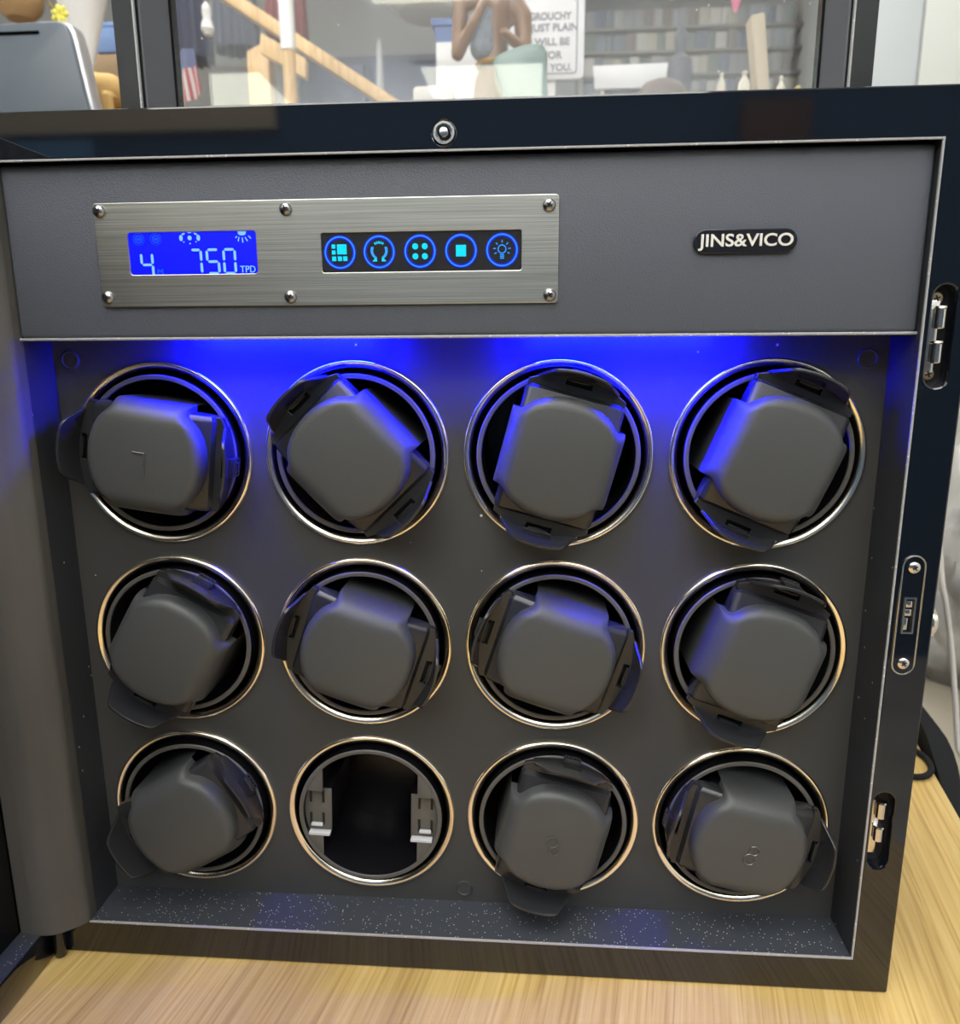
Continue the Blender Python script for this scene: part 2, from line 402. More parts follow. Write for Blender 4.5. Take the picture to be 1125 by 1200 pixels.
# ---------------------------------------------------------------- the oak table
ZT = -0.1745
TROT = R(-11.0)
tbl = empty('table', (0.348, 0.17, FLOOR_Z), (0, 0, TROT))
tag(tbl, 'oak veneer table with straight grain under the winder cabinet', 'table')
b = bmesh.new(); box(b, (-0.95, -1.10, ZT - FLOOR_Z - 0.028), (0.0, 0.19, ZT - FLOOR_Z), 0.0015, seg=2)
obj('table_top', b, M['oak'], tbl)
for x, y in ((-0.08, -1.0), (-0.87, -1.0), (-0.08, 0.11), (-0.87, 0.11)):
    b = bmesh.new(); box(b, (x - 0.025, y - 0.025, 0.012), (x + 0.025, y + 0.025, ZT - FLOOR_Z - 0.028), 0.003); box(b, (x - 0.02, y - 0.02, 0), (x + 0.02, y + 0.02, 0.014), 0.002)
    obj('leg', b, M['paint_black'], tbl)

# ---------------------------------------------------------------- the watch winder cabinet
YF = -0.0288                       # front face of the frame
XO, ZB, ZTOP = 0.2220, -0.1743, 0.2535
XI, ZBI, ZTI = 0.2028, -0.1549, 0.2335
YB = 0.185                         # rear of the cabinet
cab = empty('watch_winder_cabinet', (0, 0, ZB))
tag(cab, 'black lacquered twelve-place watch winder cabinet with its door and glass lid open', 'watch winder')
class Off:                         # parts are modelled in place, then moved under the Empty
    pass
def part(name, bm, mats, parent=cab, smooth=True):
    o = obj(name, bm, mats, parent, smooth)
    if parent is cab: o.location = (0, 0, -ZB)
    return o

PITCH = 0.1
def ring_xz(i, j): return ((j - 1.5) * PITCH, (1 - i) * PITCH)

# body shell
b = bmesh.new()
t0 = 0.0165
box(b, (-XO, YF + 0.008, ZB), (-XO + t0, YB, ZTOP), 0.0012)
box(b, (XO - t0, YF + 0.008, ZB), (XO, YB, ZTOP), 0.0012)
box(b, (-XO + t0, YF + 0.008, ZB), (XO - t0, YB, ZB + t0), 0.0012)
box(b, (-XO + t0, YF + 0.008, ZTOP - t0), (XO - t0, YB, ZTOP), 0.0012)
box(b, (-XO + t0, YB - 0.012, ZB + t0), (XO - t0, YB, ZTOP - t0))
part('body', b, M['piano'])

# front frame with recesses for the catches, lock and pin
def stadium(cx, z0, z1, wd, n=8):
    r = wd / 2; o = []
    for k in range(n + 1): a = PI * k / n; o.append((cx + r * math.cos(a), z1 - r + r * math.sin(a)))
    for k in range(n + 1): a = PI + PI * k / n; o.append((cx + r * math.cos(a), z0 + r + r * math.sin(a)))
    return o
HC = [(0.2106, 0.1336, 0.1762), (0.2096, -0.1020, -0.0604)]
LOCK = (0.2103, 0.0012, 0.0590)
b = bmesh.new()
plate(b, [rrect(-XO, ZB, XO, ZTOP, 0.0012, 3), [(-XI, ZBI), (-XI, ZTI), (XI, ZTI), (XI, ZBI)],
          stadium(HC[0][0], HC[0][1], HC[0][2], 0.0098), stadium(HC[1][0], HC[1][1], HC[1][2], 0.0098),
          circ(-0.0006, 0.2402, 0.0046, 28)], YF, 0.0082, 0.0009)
part('front_frame', b, M['piano'])
b = bmesh.new()
b.free()
for cx, z0, z1 in HC + [(-0.0005, 0.2350, 0.2454)]:
    b = bmesh.new(); box(b, (cx - 0.006, YF + 0.0074, z0 - 0.001), (cx + 0.006, YF + 0.0081, z1 + 0.001)); part('recess_bed', b, M['recess'])

# thin pale edge of the lining round the opening
b = bmesh.new(); e = 0.0005
plate(b, [[(-XI, ZBI - 0.0004), (XI + 0.0004, ZBI - 0.0004), (XI + 0.0004, ZTI + 0.0004), (-XI, ZTI + 0.0004), (-XI, ZTI - e), (XI - e, ZTI - e), (XI - e, ZBI + e), (-XI, ZBI + e)]], YF - 0.0001, 0.0012, 0.0002)
tag(part('lining_edge', b, M['trim_edge']), 'thin pale scuffed lining edge')

# side and bottom linings
b = bmesh.new()
box(b, (-XI - 0.0004, YF + 0.0011, ZBI), (-XI + 0.0003, 0.0, ZTI)); box(b, (XI - 0.0003, YF + 0.0011, ZBI), (XI + 0.0004, 0.0, ZTI))
box(b, (-XI, YF + 0.0011, ZTI), (XI, 0.0, ZTI + 0.0004))
part('side_lining', b, M['lining'])
b = bmesh.new(); box(b, (-XI, YF + 0.0011, ZBI - 0.0004), (XI, 0.0, ZBI + 0.0003))
tag(part('bottom_lining', b, M['lining_dusty']), 'dusty dark leather ledge along the bottom')

# panel with twelve round holes
b = bmesh.new(); RH = 0.0446; NSEG = 64
for i in range(3):
    for j in range(4):
        cx, cz = ring_xz(i, j); inner = []; outer = []; back = []
        for k in range(NSEG):
            a = 2 * PI * k / NSEG; c, s = math.cos(a), math.sin(a); q = 0.05 / max(abs(c), abs(s))
            inner.append(b.verts.new((cx + RH * c, 0, cz + RH * s))); outer.append(b.verts.new((cx + q * c, 0, cz + q * s))); back.append(b.verts.new((cx + RH * c, 0.004, cz + RH * s)))
        for k in range(NSEG):
            k2 = (k + 1) % NSEG
            b.faces.new((inner[k], inner[k2], outer[k2], outer[k])); b.faces.new((inner[k], back[k], back[k2], inner[k2]))
for x0, x1, z0, z1 in ((-XI, -0.2, ZBI, ZTI), (0.2, XI, ZBI, ZTI), (-0.2, 0.2, 0.15, ZTI), (-0.2, 0.2, ZBI, -0.15)):
    b.faces.new([b.verts.new(p) for p in ((x0, 0, z0), (x1, 0, z0), (x1, 0, z1), (x0, 0, z1))])
bmesh.ops.remove_doubles(b, verts=b.verts[:], dist=1e-5)
part('panel', b, M['leather_panel'])
# three little round covers pressed in the panel
for x, z in ((0.0012, -0.1462), (0.1930, 0.1456), (-0.1940, 0.1469)):
    b = bmesh.new(); lathe(b, [(0, 0.0004), (0.0036, 0.0004), (0.0041, 0.0009), (0.0046, 0.0007), (0.0048, 0)], 40, M=Matrix.Translation((x, 0, z)) @ FRONT)
    part('round_cover', b, M['leather_panel'])

# drum tubes, rotors, chrome rings
def rotor_mesh(blocks):
    b = bmesh.new()
    yf = 0.0045                                     # heights along local z (towards the viewer)
    lathe(b, [(0.0373, -0.050), (0.0373, yf - 0.0006), (0.0377, yf), (0.0392, yf), (0.0398, yf - 0.0006), (0.0398, -0.050)], 72)
    lathe(b, [(0, -0.0500), (0.0398, -0.0500), (0.0398, -0.052), (0, -0.052)], 48, mat=1)
    for s in ((-1, 1) if blocks else ()):
        def seg(u0, z0, z1, ra=0.0375):
            p = []
            n = 10
            zmax = math.sqrt(max(ra * ra - u0 * u0, 1e-9))
            za, zb = max(z0, -zmax), min(z1, zmax)
            for k in range(n + 1):
                z = za + (zb - za) * k / n
                p.append((s * math.sqrt(ra * ra - z * z), z))
            p += [(s * u0, zb), (s * u0, za)]
            return p
        t = bmesh.new()
        prism(t, seg(0.0262, 0.0130, 0.040), -yf, 0.040, 0, 0.0004)
        prism(t, seg(0.0262, -0.040, -0.0130), -yf, 0.040, 0, 0.0004)
        prism(t, seg(0.0222, -0.0130, 0.0130), -yf + 0.0035, 0.040, 0, 0.0004)
        for uu in (0.0262, 0.0332):
            for zz in (-0.0095, 0.0045):
                box(t, (min(s * uu, s * (uu + 0.0013)), -yf + 0.0030, zz), (max(s * uu, s * (uu + 0.0013)), -yf + 0.0040, zz + 0.0072), mat=3)
        box(t, (min(s * 0.0272, s * 0.0336), -yf + 0.0018, -0.0098), (max(s * 0.0272, s * 0.0336), -yf + 0.004, -0.0082), 0.0003, mat=2)
        box(t, (min(s * 0.0226, s * 0.0345), -yf - 0.0002, -0.0142), (max(s * 0.0226, s * 0.0345), -yf + 0.0036, -0.0124), 0.0004, mat=2)
        bmesh.ops.transform(t, matrix=FRONT.inverted(), verts=t.verts[:])
        me = bpy.data.meshes.new('tmp'); t.to_mesh(me); t.free(); b.from_mesh(me); bpy.data.meshes.remove(me)
    for f in b.faces:
        c = f.calc_center_median()
        if c.z < 0.0 and f.normal.z < 0.5: f.material_index = 1
    me = bpy.data.meshes.new('rotor')
    b.to_mesh(me); b.free()
    for m in (M['rotor'], M['tube'], M['rotor_tab'], M['slot']): me.materials.append(m)
    smooth_mesh(me); return me
def ring_mesh():
    b = bmesh.new()
    pr = [(0.0467, -0.0002), (0.0467, 0.0006), (0.0464, 0.0014), (0.0460, 0.0020), (0.0455, 0.0023), (0.0450, 0.0023), (0.0428, 0.0011), (0.0425, 0.0006), (0.0424, -0.004), (0.0446, -0.004)]
    lathe(b, pr, 96, closed=True)
    me = bpy.data.meshes.new('chrome_ring'); b.to_mesh(me); b.free(); me.materials.append(M['chrome']); smooth_mesh(me, 60); return me
def tube_mesh():
    b = bmesh.new(); lathe(b, [(0.0432, 0.0005), (0.0432, -0.054), (0, -0.054), (0, -0.056), (0.0445, -0.056), (0.0445, -0.0005)], 64)
    me = bpy.data.meshes.new('drum'); b.to_mesh(me); b.free(); me.materials.append(M['tube']); smooth_mesh(me); return me
RM, RE, GM, TM = rotor_mesh(False), rotor_mesh(True), ring_mesh(), tube_mesh()
ANG = [[-8, -46, 75, 67.5], [60, -19, -18, 71], [30, -2, 76, -11.5]]
for i in range(3):
    for j in range(4):
        x, z = ring_xz(i, j)
        for nm, me, yy in (('drum', TM, 0.0), ('chrome_ring', GM, 0.0), ('rotor', RE if (i, j) == (2, 1) else RM, 0.0)):
            o = bpy.data.objects.new(nm, me); COL.objects.link(o); o.parent = cab
            o.location = (x, yy, z - ZB)
            o.rotation_euler = (Matrix.Rotation(-R(ANG[i][j]), 4, 'Y') @ FRONT).to_euler()

# header
b = bmesh.new(); box(b, (-0.2022, -0.0242, 0.1572), (0.2024, -0.0115, 0.2327), 0.0018, seg=3); box(b, (-0.2022, -0.0118, 0.1640), (0.2024, -0.0005, 0.2327))
hdr = part('header_panel', b, M['leather_header']); tag(hdr, 'grey grained leather header panel')
b = bmesh.new(); box(b, (-0.2024, -0.0250, 0.1560), (0.2026, -0.0120, 0.1573), 0.0005)
edge = part('header_edge', b, M['trim_edge'])

# control plate
YP = -0.0256
pl = bmesh.new()
SCR = [(-0.1566, 0.2124), (-0.0714, 0.2118), (0.0440, 0.2113), (-0.1566, 0.1751), (-0.0714, 0.1745), (0.0446, 0.1741)]
plate(pl, [rrect(-0.1596, 0.1708, 0.0482, 0.2158, 0.0015, 4), rrect(-0.1447, 0.1849, -0.0858, 0.2030, 0.0012, 4), rrect(-0.0563, 0.1848, 0.0322, 0.2016, 0.0009, 4)], YP, 0.0014, 0.0003)
cp = part('control_plate', pl, M['brushed']); tag(cp, 'brushed metal control plate')
def sub(name, bm, mats, parent):
    return obj(name, bm, mats, parent)
for x, z in SCR:
    b = bmesh.new(); T = Matrix.Translation((x, YP, z)) @ FRONT
    lathe(b, [(0.0029, -0.0002), (0.0028, 0.0006), (0.0023, 0.0014), (0.0012, 0.0019), (0, 0.0020)], 28, M=T)
    a = random.uniform(0, 90)
    for k in (0, 90):
        box(b, (-0.0013, -0.00033, 0.0013), (0.0013, 0.00033, 0.00215), mat=1, M=T @ Matrix.Rotation(R(a + k), 4, 'Z'))
    sub('screw', b, [M['screw'], M['slot']], cp)
# lcd screen with segments
YL = YP + 0.0008
b = bmesh.new(); plate(b, [rrect(-0.1449, 0.1847, -0.0856, 0.2032, 0.0012, 4)], YL, 0.0004)
lcd = sub('lcd_screen', b, M['lcd'], cp); tag(lcd, 'glowing blue display reading 4 M and 750 TPD')
b = bmesh.new(); YS = YL - 0.00025; YE = YL
def segbar(x0, z0, x1, z1, wd=0.0010, m=0):
    d = Vector((x1 - x0, z1 - z0)); l = d.length; d.normalize(); n = Vector((-d.y, d.x)) * wd / 2
    p = [Vector((x0, z0)), Vector((x0, z0)) + d * wd / 2 + n, Vector((x1, z1)) - d * wd / 2 + n, Vector((x1, z1)), Vector((x1, z1)) - d * wd / 2 - n, Vector((x0, z0)) + d * wd / 2 - n]
    prism(b, [(q.x, q.y) for q in p], YS, YE, m)
SEG = {'4': 'fgbc', '7': 'abc', '5': 'afgcd', '0': 'abcdef'}
def digit(ch, x, z, wd, ht, bw):
    xm, zm = x + wd, z + ht / 2; g = 0.0003
    S = {'a': (x + g, z + ht, xm - g, z + ht), 'g': (x + g, zm, xm - g, zm), 'd': (x + g, z, xm - g, z), 'f': (x, zm + g, x, z + ht - g),
         'b': (xm, zm + g, xm, z + ht - g), 'e': (x, z + g, x, zm - g), 'c': (xm, z + g, xm, zm - g)}
    for s in SEG[ch]: segbar(*S[s], bw)
LX = lambda u: -0.1447 + (u - 70) / (1060 - 70) * 0.0589      # measured across the display
LZ = lambda v: 0.2030 - (v - 90) / (403 - 90) * 0.0181
digit('4', LX(158), LZ(415), LX(243) - LX(158), LZ(240) - LZ(415), 0.0011)
for ch, u0, u1 in (('7', 548, 625), ('5', 672, 760), ('0', 802, 888)):
    digit(ch, LX(u0), LZ(398), LX(u1) - LX(u0), LZ(222) - LZ(398), 0.0011)
def dot(cx, cz, rx, rz, m=0):
    prism(b, [(cx + rx * math.cos(2 * PI * k / 14), cz + rz * math.sin(2 * PI * k / 14)) for k in range(14)], YS, YE, m)
dot(LX(548), LZ(133), 0.0009, 0.0010)
for k in range(8):
    a = 2 * PI * k / 8 + 0.0; cx, cz = LX(548), LZ(133); rr = 0.0040
    r0, r1 = (0.0024, 0.0036)
    px, pz = cx + 0.0040 * math.cos(a), cz + 0.0024 * math.sin(a)
    if k in (0, 4): dot(px, pz, 0.0008, 0.0013)
    else: segbar(px - 0.0007 * math.sin(a) - 0.0003, pz + 0.0004 * math.cos(a), px + 0.0007 * math.sin(a) + 0.0003, pz - 0.0004 * math.cos(a), 0.0007)
prism(b, [(LX(920), LZ(92)), (LX(985), LZ(92)), (LX(980), LZ(112)), (LX(965), LZ(120)), (LX(940), LZ(120)), (LX(925), LZ(112))], YS, YE, 0)
for u0, v0, u1, v1 in ((930, 130, 920, 165), (953, 135, 957, 175), (975, 132, 993, 165), (1000, 122, 1020, 145), (915, 125, 900, 140)):
    segbar(LX(u0), LZ(v0), LX(u1), LZ(v1), 0.0004)
for u in (150, 284):
    cx, cz = LX(u), LZ(137)
    for r0, r1 in ((0.0026, 0.00248), (0.0017, 0.0013)):
        plate(b, [[(cx + r0 * math.cos(2 * PI * k / 28), cz + 1.0 * r0 * math.sin(2 * PI * k / 28)) for k in range(28)], [(cx + r1 * math.cos(2 * PI * k / 28), cz + r1 * math.sin(2 * PI * k / 28)) for k in range(28)]], YS, 0.0002, mat=1)
    dot(cx, cz, 0.0008, 0.0006, 1)
text(b, 'M', LX(298), LZ(382), 0.0036, YS, 0.0002, 1, width=0.0026)
text(b, 'TPD', LX(981), LZ(370), 0.0042, YS, 0.0002, 0, width=0.0070)
sub('lcd_segments', b, [M['lcd_light'], M['lcd_dim']], cp)
# button window and five lit buttons
b = bmesh.new(); plate(b, [rrect(-0.0565, 0.1846, 0.0324, 0.2018, 0.0009, 4)], YL, 0.0004)
sub('button_window', b, M['window_dark'], cp)
BX = [-0.0482, -0.0306, -0.0124, 0.0057, 0.0237]; BZ = 0.1933
for q, bx in enumerate(BX):
    b = bmesh.new(); ys = YL - 0.0002; ye = YL
    plate(b, [circ(bx, BZ, 0.0073, 40), circ(bx, BZ, 0.0056, 40)], ys, 0.0002, mat=0)
    plate(b, [circ(bx, BZ, 0.0068, 40), circ(bx, BZ, 0.0063, 40)], ys - 0.0001, 0.0002, mat=1)
    ys -= 0.0001
    if q == 0:
        for x0, z0, x1, z1 in ((-0.0012, -0.0008, 0.0030, 0.0034), (-0.0036, 0.0017, -0.0020, 0.0034), (-0.0036, -0.0008, -0.0020, 0.0009), (-0.0036, -0.0036, -0.0018, -0.0017), (-0.0010, -0.0036, 0.0008, -0.0017), (0.0014, -0.0036, 0.0032, -0.0017)):
            prism(b, [(bx + x0, BZ + z0), (bx + x1, BZ + z0), (bx + x1, BZ + z1), (bx + x0, BZ + z1)], ys, ye, 2)
    elif q == 1:
        for s in (-1, 1):
            p = [(bx + s * 0.0038 * math.cos(R(a)), BZ + 0.0005 + 0.0038 * math.sin(R(a))) for a in range(-62, 31, 8)]
            p2 = [(bx + s * 0.0027 * math.cos(R(a)), BZ + 0.0005 + 0.0030 * math.sin(R(a))) for a in range(30, -63, -8)]
            prism(b, p + p2, ys, ye, 1)
            prism(b, [(bx + s * 0.0010, BZ - 0.0040), (bx + s * 0.0031, BZ - 0.0040), (bx + s * 0.0013, BZ - 0.0020)], ys, ye, 2)
        for a in (60, 75, 90, 105, 120):
            c, s_ = math.cos(R(a)), math.sin(R(a)); n = (-s_ * 0.00025, c * 0.00025)
            prism(b, [(bx + 0.0030 * c + n[0], BZ + 0.0005 + 0.0030 * s_ + n[1]), (bx + 0.0040 * c + n[0], BZ + 0.0005 + 0.0040 * s_ + n[1]), (bx + 0.0040 * c - n[0], BZ + 0.0005 + 0.0040 * s_ - n[1]), (bx + 0.0030 * c - n[0], BZ + 0.0005 + 0.0030 * s_ - n[1])], ys, ye, 2)
    elif q == 2:
        for dx in (-0.0021, 0.0021):
            for dz in (-0.0021, 0.0021): prism(b, circ(bx + dx, BZ + dz, 0.0013, 16), ys, ye, 2)
    elif q == 3:
        prism(b, [(bx - 0.0022, BZ - 0.0024), (bx + 0.0022, BZ - 0.0024), (bx + 0.0022, BZ + 0.0024), (bx - 0.0022, BZ + 0.0024)], ys, ye, 2)
    else:
        plate(b, [circ(bx, BZ + 0.0004, 0.0019, 24), circ(bx, BZ + 0.0004, 0.0015, 24)], ys, 0.0002, mat=1)
        for dz in (-0.0020, -0.0027, -0.0034): prism(b, [(bx - 0.0009, BZ + dz - 0.0002), (bx + 0.0009, BZ + dz - 0.0002), (bx + 0.0009, BZ + dz + 0.0002), (bx - 0.0009, BZ + dz + 0.0002)], ys, ye, 1)
        for a in (-30, 5, 45, 90, 135, 175, 210):
            c, s_ = math.cos(R(a)), math.sin(R(a)); n = (-s_ * 0.00018, c * 0.00018)
            prism(b, [(bx + 0.0027 * c + n[0], BZ + 0.0004 + 0.0027 * s_ + n[1]), (bx + 0.0038 * c + n[0], BZ + 0.0004 + 0.0038 * s_ + n[1]), (bx + 0.0038 * c - n[0], BZ + 0.0004 + 0.0038 * s_ - n[1]), (bx + 0.0027 * c - n[0], BZ + 0.0004 + 0.0027 * s_ - n[1])], ys, ye, 1)
    o = sub('button', b, [M['btn_blue'], M['btn_line'], M['btn_icon']], cp)
    tag(o, ['lit button with a grid of squares', 'lit button with two turning arrows', 'lit button with four dots', 'lit button with a solid square', 'lit button with a lamp symbol'][q])
# name badge
b = bmesh.new()
plate(b, [stadium(0, -0.0217, 0.0217, 0.0100)], 0, 0.0016, 0.0004)
bmesh.ops.transform(b, matrix=Matrix.Translation((0.1273, YP - 0.0003, 0.1953)) @ Matrix.Rotation(R(90), 4, 'Y'), verts=b.verts[:])
bad = part('name_badge', b, M['badge']); tag(bad, 'dark rounded name badge')
b = bmesh.new(); text(b, 'JINS&VICO', 0.1273, 0.1949, 0.0071, YP - 0.0008, 0.0006, 0, 0.00010, width=0.0395)
sub('lettering', b, M['badge_text'], bad)

# blue light strips under the header
for x in (-0.082, 0.078):
    b = bmesh.new(); box(b, (-0.043, -0.0029, -0.0002), (0.043, 0.0029, 0.0002), M=Matrix.Translation((x, -0.0068, 0.1599)) @ Matrix.Rotation(R(45), 4, 'X'))
    tag(part('light_strip', b, M['led']), 'glowing blue light strip')

# catches in the right stile
def catch(cx, z0, z1, full):
    b = bmesh.new()
    box(b, (cx - 0.0036, YF + 0.0040, z0 + 0.006), (cx + 0.0002, YF + 0.0075, z1 - 0.006), 0.0004)
    o = part('catch', b, M['steel']); h = z1 - z0
    for zz in ((0.24, 0.46), (0.58, 0.80)) if full else ((0.34, 0.54), (0.64, 0.86)):
        b = bmesh.new()
        a0, a1 = z0 + zz[0] * h, z0 + zz[1] * h
        lathe(b, [(0, a0), (0.0019, a0), (0.0022, a0 + 0.0004), (0.0022, a1 - 0.0012), (0.0026, a1 - 0.0008), (0.0024, a1), (0, a1)], 24, M=Matrix.Translation((cx - 0.0002, YF + 0.0024, 0)))
        sub('barrel', b, M['steel'], o)
    if full:
        for zz in (0.13, 0.88):
            b = bmesh.new(); T = Matrix.Translation((cx - 0.0015, YF + 0.0062, z0 + zz * h)) @ FRONT
            lathe(b, [(0.0028, -0.001), (0.0028, 0.0012), (0.0022, 0.0020), (0, 0.0021)], 24, M=T)
            for k in (20, 110): box(b, (-0.0014, -0.0003, 0.0012), (0.0014, 0.0003, 0.00225), mat=1, M=T @ Matrix.Rotation(R(k), 4, 'Z'))
            sub('screw', b, [M['brass'], M['slot']], o)
    return o
tag(catch(*HC[0], True), 'upper metal catch with two brass screws')
tag(catch(*HC[1], False), 'lower metal catch with two barrels')
# lock plate
b = bmesh.new(); cx, z0, z1 = LOCK
plate(b, [stadium(cx, z0, z1, 0.0106), stadium(cx, z0 + 0.0007, z1 - 0.0007, 0.0092)], YF - 0.0009, 0.0012, 0.0002, mat=0)
zm0, zm1 = 0.0222, 0.0385
plate(b, [stadium(cx, z0 + 0.0006, z1 - 0.0006, 0.0094), [(cx - 0.0021, zm0), (cx + 0.0021, zm0), (cx + 0.0021, zm1), (cx - 0.0021, zm1)]], YF - 0.0005, 0.0006, mat=1)
plate(b, [[(cx - 0.0027, zm0 - 0.0006), (cx + 0.0027, zm0 - 0.0006), (cx + 0.0027, zm1 + 0.0006), (cx - 0.0027, zm1 + 0.0006)], [(cx - 0.0019, zm0 + 0.0002), (cx + 0.0019, zm0 + 0.0002), (cx + 0.0019, zm1 - 0.0002), (cx - 0.0019, zm1 - 0.0002)]], YF - 0.0010, 0.0008, mat=0)
lk = part('lock_plate', b, [M['steel'], M['piano']]); tag(lk, 'slim lock plate with pale metal rim')
for zz in (z1 - 0.0058, z0 + 0.0058):
    b = bmesh.new(); T = Matrix.Translation((cx, YF - 0.0005, zz)) @ FRONT
    lathe(b, [(0.0027, 0), (0.0026, 0.0006), (0.0018, 0.0012), (0, 0.0013)], 24, M=T)
    for k in (35, 125): box(b, (-0.0013, -0.0003, 0.0008), (0.0013, 0.0003, 0.0014), mat=1, M=T @ Matrix.Rotation(R(k), 4, 'Z'))
    sub('screw', b, [M['steel'], M['slot']], lk)
b = bmesh.new(); box(b, (cx - 0.0017, YF - 0.0004, 0.0300), (cx + 0.0013, YF + 0.0008, 0.0332), 0.0004); box(b, (cx - 0.0015, YF - 0.0004, 0.0340), (cx + 0.0015, YF + 0.0006, 0.0372), 0.0006); box(b, (cx - 0.0018, YF - 0.0003, 0.0232), (cx + 0.0001, YF + 0.0006, 0.0290), 0.0004)
sub('latch', b, M['steel'], lk)
# lock cylinder on the right side
b = bmesh.new(); lathe(b, [(0.0092, 0), (0.0092, 0.0012), (0.0080, 0.0018), (0.0078, 0.0034), (0.0070, 0.0040), (0, 0.0041)], 40, M=Matrix.Translation((XO, YF + 0.0105, 0.0248)) @ Matrix.Rotation(R(90), 4, 'Y'))
tag(part('lock_cylinder', b, M['chrome']), 'round chrome lock cylinder on the right side')
# pin in the top rail
b = bmesh.new(); lathe(b, [(0.0045, -0.0005), (0.0045, 0.0006), (0.0036, 0.0006), (0.0036, -0.004), (0.0026, -0.004), (0.0026, 0.0002), (0.0018, 0.0016), (0, 0.0020)], 28, M=Matrix.Translation((-0.0006, YF, 0.2402)) @ FRONT)
tag(part('door_pin', b, M['steel']), 'small round steel pin in the top rail')

# leather flap bridging the cabinet and the open door
b = bmesh.new()
prof = smooth_path([(-0.2021, -0.0225, 0), (-0.2022, -0.0262, 0), (-0.2030, -0.0300, 0), (-0.2088, -0.0356, 0), (-0.2165, -0.0402, 0), (-0.2262, -0.0408, 0), (-0.2345, -0.0395, 0)], 5)
nz = 26; rows = []
for k in range(nz + 1):
    z = ZBI + 0.0006 + (ZTI - ZBI - 0.004) * k / nz
    wob = [0.0007 * math.sin(k * 0.9 + q * 0.35) * (1 if 9 < q < len(prof) - 5 else 0.0) * (0 if k < 2 else 1) for q in range(len(prof))]
    rows.append([b.verts.new((p.x + wv * 0.5, p.y - abs(wv) * 0.8, z)) for p, wv in zip(prof, wob)])
for r0, r1 in zip(rows[:-1], rows[1:]):
    for q in range(len(prof) - 1): b.faces.new((r0[q], r0[q + 1], r1[q + 1], r1[q]))
bmesh.ops.recalc_face_normals(b, faces=b.faces[:])
bmesh.ops.solidify(b, geom=b.faces[:], thickness=0.0010)
tag(part('hinge_flap', b, M['flap']), 'bulging dark leather flap joining cabinet and door')

# the door, swung open to the left, its free end towards the viewer
XD0, XD1 = -0.2430, -0.2224
YD0, YD1 = -0.4720, -0.0300
b = bmesh.new()
box(b, (XD0, YD0, ZB), (XD1, YD1, ZBI - 0.0004), 0.0009)
box(b, (XD0, YD0, ZTI), (XD1, YD1, ZTOP), 0.0009)
box(b, (XD0, YD1 - 0.0085, ZBI - 0.0004), (XD1 - 0.001, YD1, ZTI), 0.0006)
box(b, (XD0, YD0, ZBI - 0.0004), (XD1, YD0 + 0.019, ZTI), 0.0009)
door = part('cabinet_door', b, M['piano']); tag(door, 'black cabinet door opened towards the viewer')
b = bmesh.new(); box(b, (-0.2385, YD0 + 0.019, ZBI - 0.0004), (-0.2352, YD1 - 0.0085, ZTI)); sub('door_pane', b, M['door_glass'], door)
b = bmesh.new(); box(b, (-0.2352, YD0 + 0.019, ZBI - 0.0004), (XD1 - 0.0006, YD1 - 0.0085, ZBI + 0.0006), 0.0004); tag(sub('door_lining', b, M['lining_dusty'], door), 'dusty lining of the bottom rail')
b = bmesh.new(); lathe(b, [(0, 0), (0.0030, 0), (0.0032, 0.0004), (0.0032, 0.0170), (0.0030, 0.0176), (0, 0.0176)], 20, M=Matrix.Translation((-0.2192, YF - 0.0030, ZB + 0.0003)))
tag(part('hinge_pin', b, M['piano']), 'rounded black hinge end at the lower left')

# glass lid standing open at the rear of the top
LX0, LX1, LY0, LY1, LZ0, LZ1 = -0.2172, 0.2300, 0.1200, 0.1790, ZTOP + 0.0002, 0.520
rw = 0.0135
b = bmesh.new()
plate(b, [rrect(LX0, LZ0, LX1, LZ1, 0.001, 2), [(LX0 + rw, LZ0 + rw), (LX0 + rw, LZ1 - rw), (LX1 - rw, LZ1 - rw), (LX1 - rw, LZ0 + rw)]], LY0, LY1 - LY0, 0.0006)
lid = part('lid_frame', b, M['paint_black']); tag(lid, 'black frame of the open glass lid')
b = bmesh.new(); q = LX0 + rw
plate(b, [[(LX0 + rw - 0.0002, LZ0 + rw), (LX1 - rw + 0.0002, LZ0 + rw), (LX1 - rw + 0.0002, LZ1 - rw), (LX0 + rw - 0.0002, LZ1 - rw)],
          [(LX0 + rw + 0.0012, LZ0 + rw + 0.0012), (LX0 + rw + 0.0012, LZ1 - rw - 0.0012), (LX1 - rw - 0.0012, LZ1 - rw - 0.0012), (LX1 - rw - 0.0012, LZ0 + rw + 0.0012)]], LY0 + 0.006, 0.040)
tag(sub('lid_lining', b, M['lid_lining'], lid), 'grey lining inside the lid frame')
b = bmesh.new()
plate(b, [[(LX0 + rw - 0.0008, LZ0 + rw), (LX1 - rw + 0.0008, LZ0 + rw), (LX1 - rw + 0.0008, LZ1 - rw), (LX0 + rw - 0.0008, LZ1 - rw)],
          [(LX0 + rw + 0.0002, LZ0 + rw + 0.0012), (LX0 + rw + 0.0002, LZ1 - rw - 0.0012), (LX1 - rw - 0.0002, LZ1 - rw - 0.0012), (LX1 - rw - 0.0002, LZ0 + rw + 0.0012)]], LY0 - 0.0003, 0.002)
sub('lid_edge', b, M['trim_edge'], lid)
b = bmesh.new()
